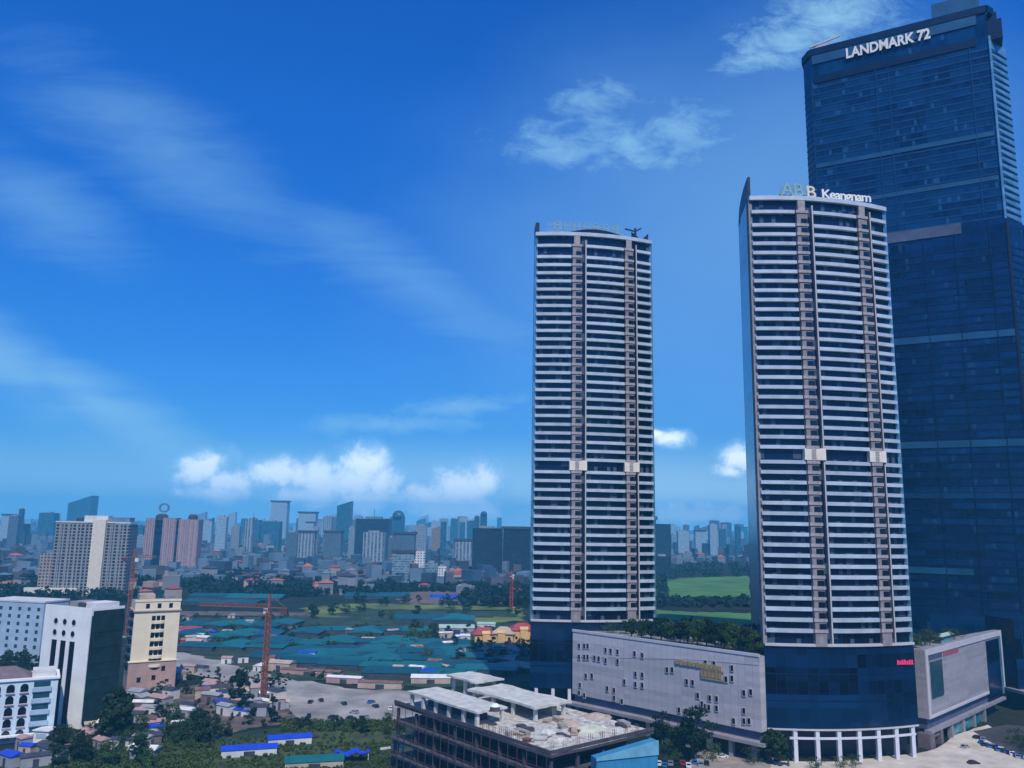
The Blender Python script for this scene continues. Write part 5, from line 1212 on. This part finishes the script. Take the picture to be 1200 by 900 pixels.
for k in range(34):
    px, py = rb_.uniform(150, 330), rb_.uniform(790, 850)
    tree(rb_.choice(['round', 'blue', 'bush']), 'small dark tree growing between the site huts', G(px, py), rb_.uniform(.35, .6), 'small trees between the site huts')
for k in range(30):
    px = rb_.uniform(0, 60); py = rb_.uniform(758, 800)
    tree(rb_.choice(['round', 'blue']), 'dark tree between the pale blue office block and the arched block', G(px*1.05, py), rb_.uniform(.5, .8), 'trees behind the arched block')
for k in range(40):
    px = rb_.uniform(480, 640); py = rb_.uniform(760, 776) if k % 2 else rb_.uniform(738, 752)
    tree(rb_.choice(['round', 'wide', 'blue']), 'bushy tree among the teal sheds and ochre villas', G(px, py), rb_.uniform(.5, .85), 'trees among sheds and villas')
for k in range(30):
    px = rb_.uniform(360, 620); py = 722+rb_.uniform(-5, 5) if k % 2 else rb_.uniform(705, 713)
    tree(rb_.choice(['round', 'wide', 'blue']), 'hedgerow tree standing along the grass field', G(px, py), rb_.uniform(.6, 1.0), 'hedgerow trees of the grass field')
# far woods and hedges that read as one mass
def wood(name, label, areas, leaf, n, s, seed):
    mb = MB(); rnd = random.Random(seed)
    for xa, xb, ya, yb_, hh in areas:
        for k in range(n):
            c = G(rnd.uniform(xa, xb), rnd.uniform(ya, yb_)); r = hh*rnd.uniform(.35, .6); leaf_clump(mb, (c.x, c.y, r*.8), r, 26, s, rnd, flat=.85)
    o = mb.build(name, [M[leaf]]); return tag(o, label, 'trees', kind='stuff')
wood('far_wood', 'dark tree belts winding through the low city beyond the fields', [(150, 300, 672, 690, 14), (300, 460, 680, 700, 12), (225, 360, 692, 700, 10), (0, 160, 676, 706, 12), (460, 560, 688, 694, 9), (0, 620, 652, 688, 10), (540, 625, 690, 712, 12)], 'leaf3', 120, 2.6, 1)
wood('far_wood', 'blue green tree belts around the bright rice fields between the banded towers', [(764, 885, 662, 678, 14), (772, 885, 704, 712, 8), (764, 780, 676, 705, 10)], 'leaf3', 90, 2.4, 2)
wood('scrub', 'patchy green scrub between the teal sheds', [(205, 350, 722, 762, 5), (330, 640, 736, 760, 5), (350, 620, 762, 796, 4)], 'leaf', 90, 1.0, 3)
wood('verge_scrub', 'rough grass tussocks and low scrub along the bottom edge', [(150, 480, 856, 905, 1.3), (60, 250, 868, 905, 2.2), (240, 470, 872, 905, 1.2), (330, 470, 846, 858, 2.0)], 'grass', 420, .45, 4)
wood('dirt_scrub', 'dark weeds growing over the cluttered building site', [(160, 340, 800, 852, 1.5), (205, 340, 786, 812, 1.2)], 'leaf', 130, .45, 5)

# ------------------------------------------------------------------ vehicles
PAINT = {'white': surf('white car paint', (.75, .75, .75), .25, .05, 1, spec=.6), 'blue': surf('blue car paint', (.04, .14, .36), .25, .1, 1, spec=.6), 'dark': surf('dark car paint', (.02, .022, .028), .25, .1, 1, spec=.6), 'red': surf('dark red car paint', (.30, .03, .03), .25, .1, 1, spec=.6), 'silver': surf('silver car paint', (.42, .44, .46), .25, .05, 1, metal=.4)}
CARS = {}
def car(colour, label, c, rz, group=None):
    if colour not in CARS:
        t = thing('parked_car', label, 'car', c, rz, group)
        prof = [(-2.1, .35), (2.1, .35), (2.15, .75), (1.2, .92), (.6, 1.42), (-1.1, 1.45), (-1.75, .98), (-2.15, .9)]
        mb = MB()
        lo, hi = -.86, .86
        mb.face([(x, lo, z) for x, z in prof]); mb.face([(x, hi, z) for x, z in reversed(prof)])
        for i in range(len(prof)):
            a, b = prof[i], prof[(i+1) % len(prof)]; mb.face([(b[0], lo, b[1]), (a[0], lo, a[1]), (a[0], hi, a[1]), (b[0], hi, b[1])])
        mb.build('body', [PAINT[colour]], t)
        for sgn_ in (-1, 1):
            wb = MB(); y = sgn_*.875; q = [(1.0, y, .95), (.55, y, 1.36), (-1.02, y, 1.38), (-1.5, y, .98)]; wb.face(q if sgn_ < 0 else q[::-1]); wb.build('side_window', [M['winglass']], t)
        wb = MB(); wb.face([(1.19, -.75, .96), (1.19, .75, .96), (.64, .7, 1.40), (.64, -.7, 1.40)]); wb.build('windscreen', [M['winglass']], t)
        wb = MB(); wb.face([(-1.73, .75, 1.03), (-1.73, -.75, 1.03), (-1.15, -.7, 1.43), (-1.15, .7, 1.43)]); wb.build('rear_window', [M['winglass']], t)
        wm_ = MB(); wm_.tube((0, -.1, 0), (0, .1, 0), .33, .33, 12); me = wm_.mesh('wheel', M['tyre'])
        for x in (-1.35, 1.3):
            for y in (-.82, .82): place('wheel', me, t, (x, y, .33))
        CARS[colour] = t; return t
    return dup(CARS[colour], c, rz, label, group)
rc = random.Random(8)
for i in range(18):
    px = 1150+i*3.3; py = 872+i*1.2+rc.uniform(-1, 1)
    k = ['blue', 'dark', 'white', 'blue', 'silver', 'dark', 'blue', 'white', 'dark'][i % 9]; c = G(px, py)
    car(k, f'{k} car parked in the line along the cream plaza', c, R(62), 'cars in the line along the plaza')
for i, (px, py, k, a) in enumerate([(1146, 866, 'dark', 20), (1152, 868, 'silver', 60), (1131, 877, 'silver', 35), (1141, 896, 'dark', 10)]):
    car(k, ['dark car stopped near the shop windows of the corner block', 'silver car at the near end of the parked line', 'lone silver car on the cream plaza by the corner pillar', 'lone dark car on the cream plaza at the bottom edge'][i], G(px, py), R(a))
for i in range(9):
    px, py = 772+i*7, 897+rc.uniform(-2, 2); k = ['white', 'blue', 'silver', 'dark', 'red'][i % 5]
    car(k, f'{k} car parked in the row below the big dark tree', G(px, py), R(80), 'cars in the row below the big tree')
for i, (px, py) in enumerate([(835, 882), (862, 876), (846, 888), (875, 886)]):
    k = ['dark', 'silver', 'white', 'dark'][i]; car(k, f'{k} car on the worn forecourt before the long mall wall', G(px, py), R(-30+20*i), 'cars on the mall forecourt')
for i, (px, py, k) in enumerate([(403, 826, 'dark'), (435, 824, 'blue'), (440, 829, 'dark'), (458, 832, 'white'), (376, 822, 'dark'), (415, 836, 'silver'), (362, 840, 'dark'), (390, 842, 'dark'), (411, 843, 'dark'), (427, 842, 'silver'), (364, 824, 'dark')]):
    car(k, f'{k} vehicle parked on the pale dirt yard', G(px, py), R(rc.uniform(0, 180)), 'vehicles on the dirt yard')

# ------------------------------------------------------------------ hazy air
HAZE_DENSITY = 1.4e-4
hb = MB(); hb.box(-15400, -15400, -1.0, 15400, 15400, 392)
hz_ = hb.build('haze', bpy.data.materials.new('hazy air')); tag(hz_, kind='stuff', label='thin blue haze lying over the whole city', cat='haze')
hm = hz_.data.materials[0]; hm.use_nodes = True; ns, ls = hm.node_tree.nodes, hm.node_tree.links; ns.clear()
pv = ns.new('ShaderNodeVolumePrincipled'); pv.inputs['Color'].default_value = (.14, .65, 1.0, 1); pv.inputs['Density'].default_value = HAZE_DENSITY; pv.inputs['Anisotropy'].default_value = -.3
oo = ns.new('ShaderNodeOutputMaterial'); ls.new(pv.outputs[0], oo.inputs['Volume'])
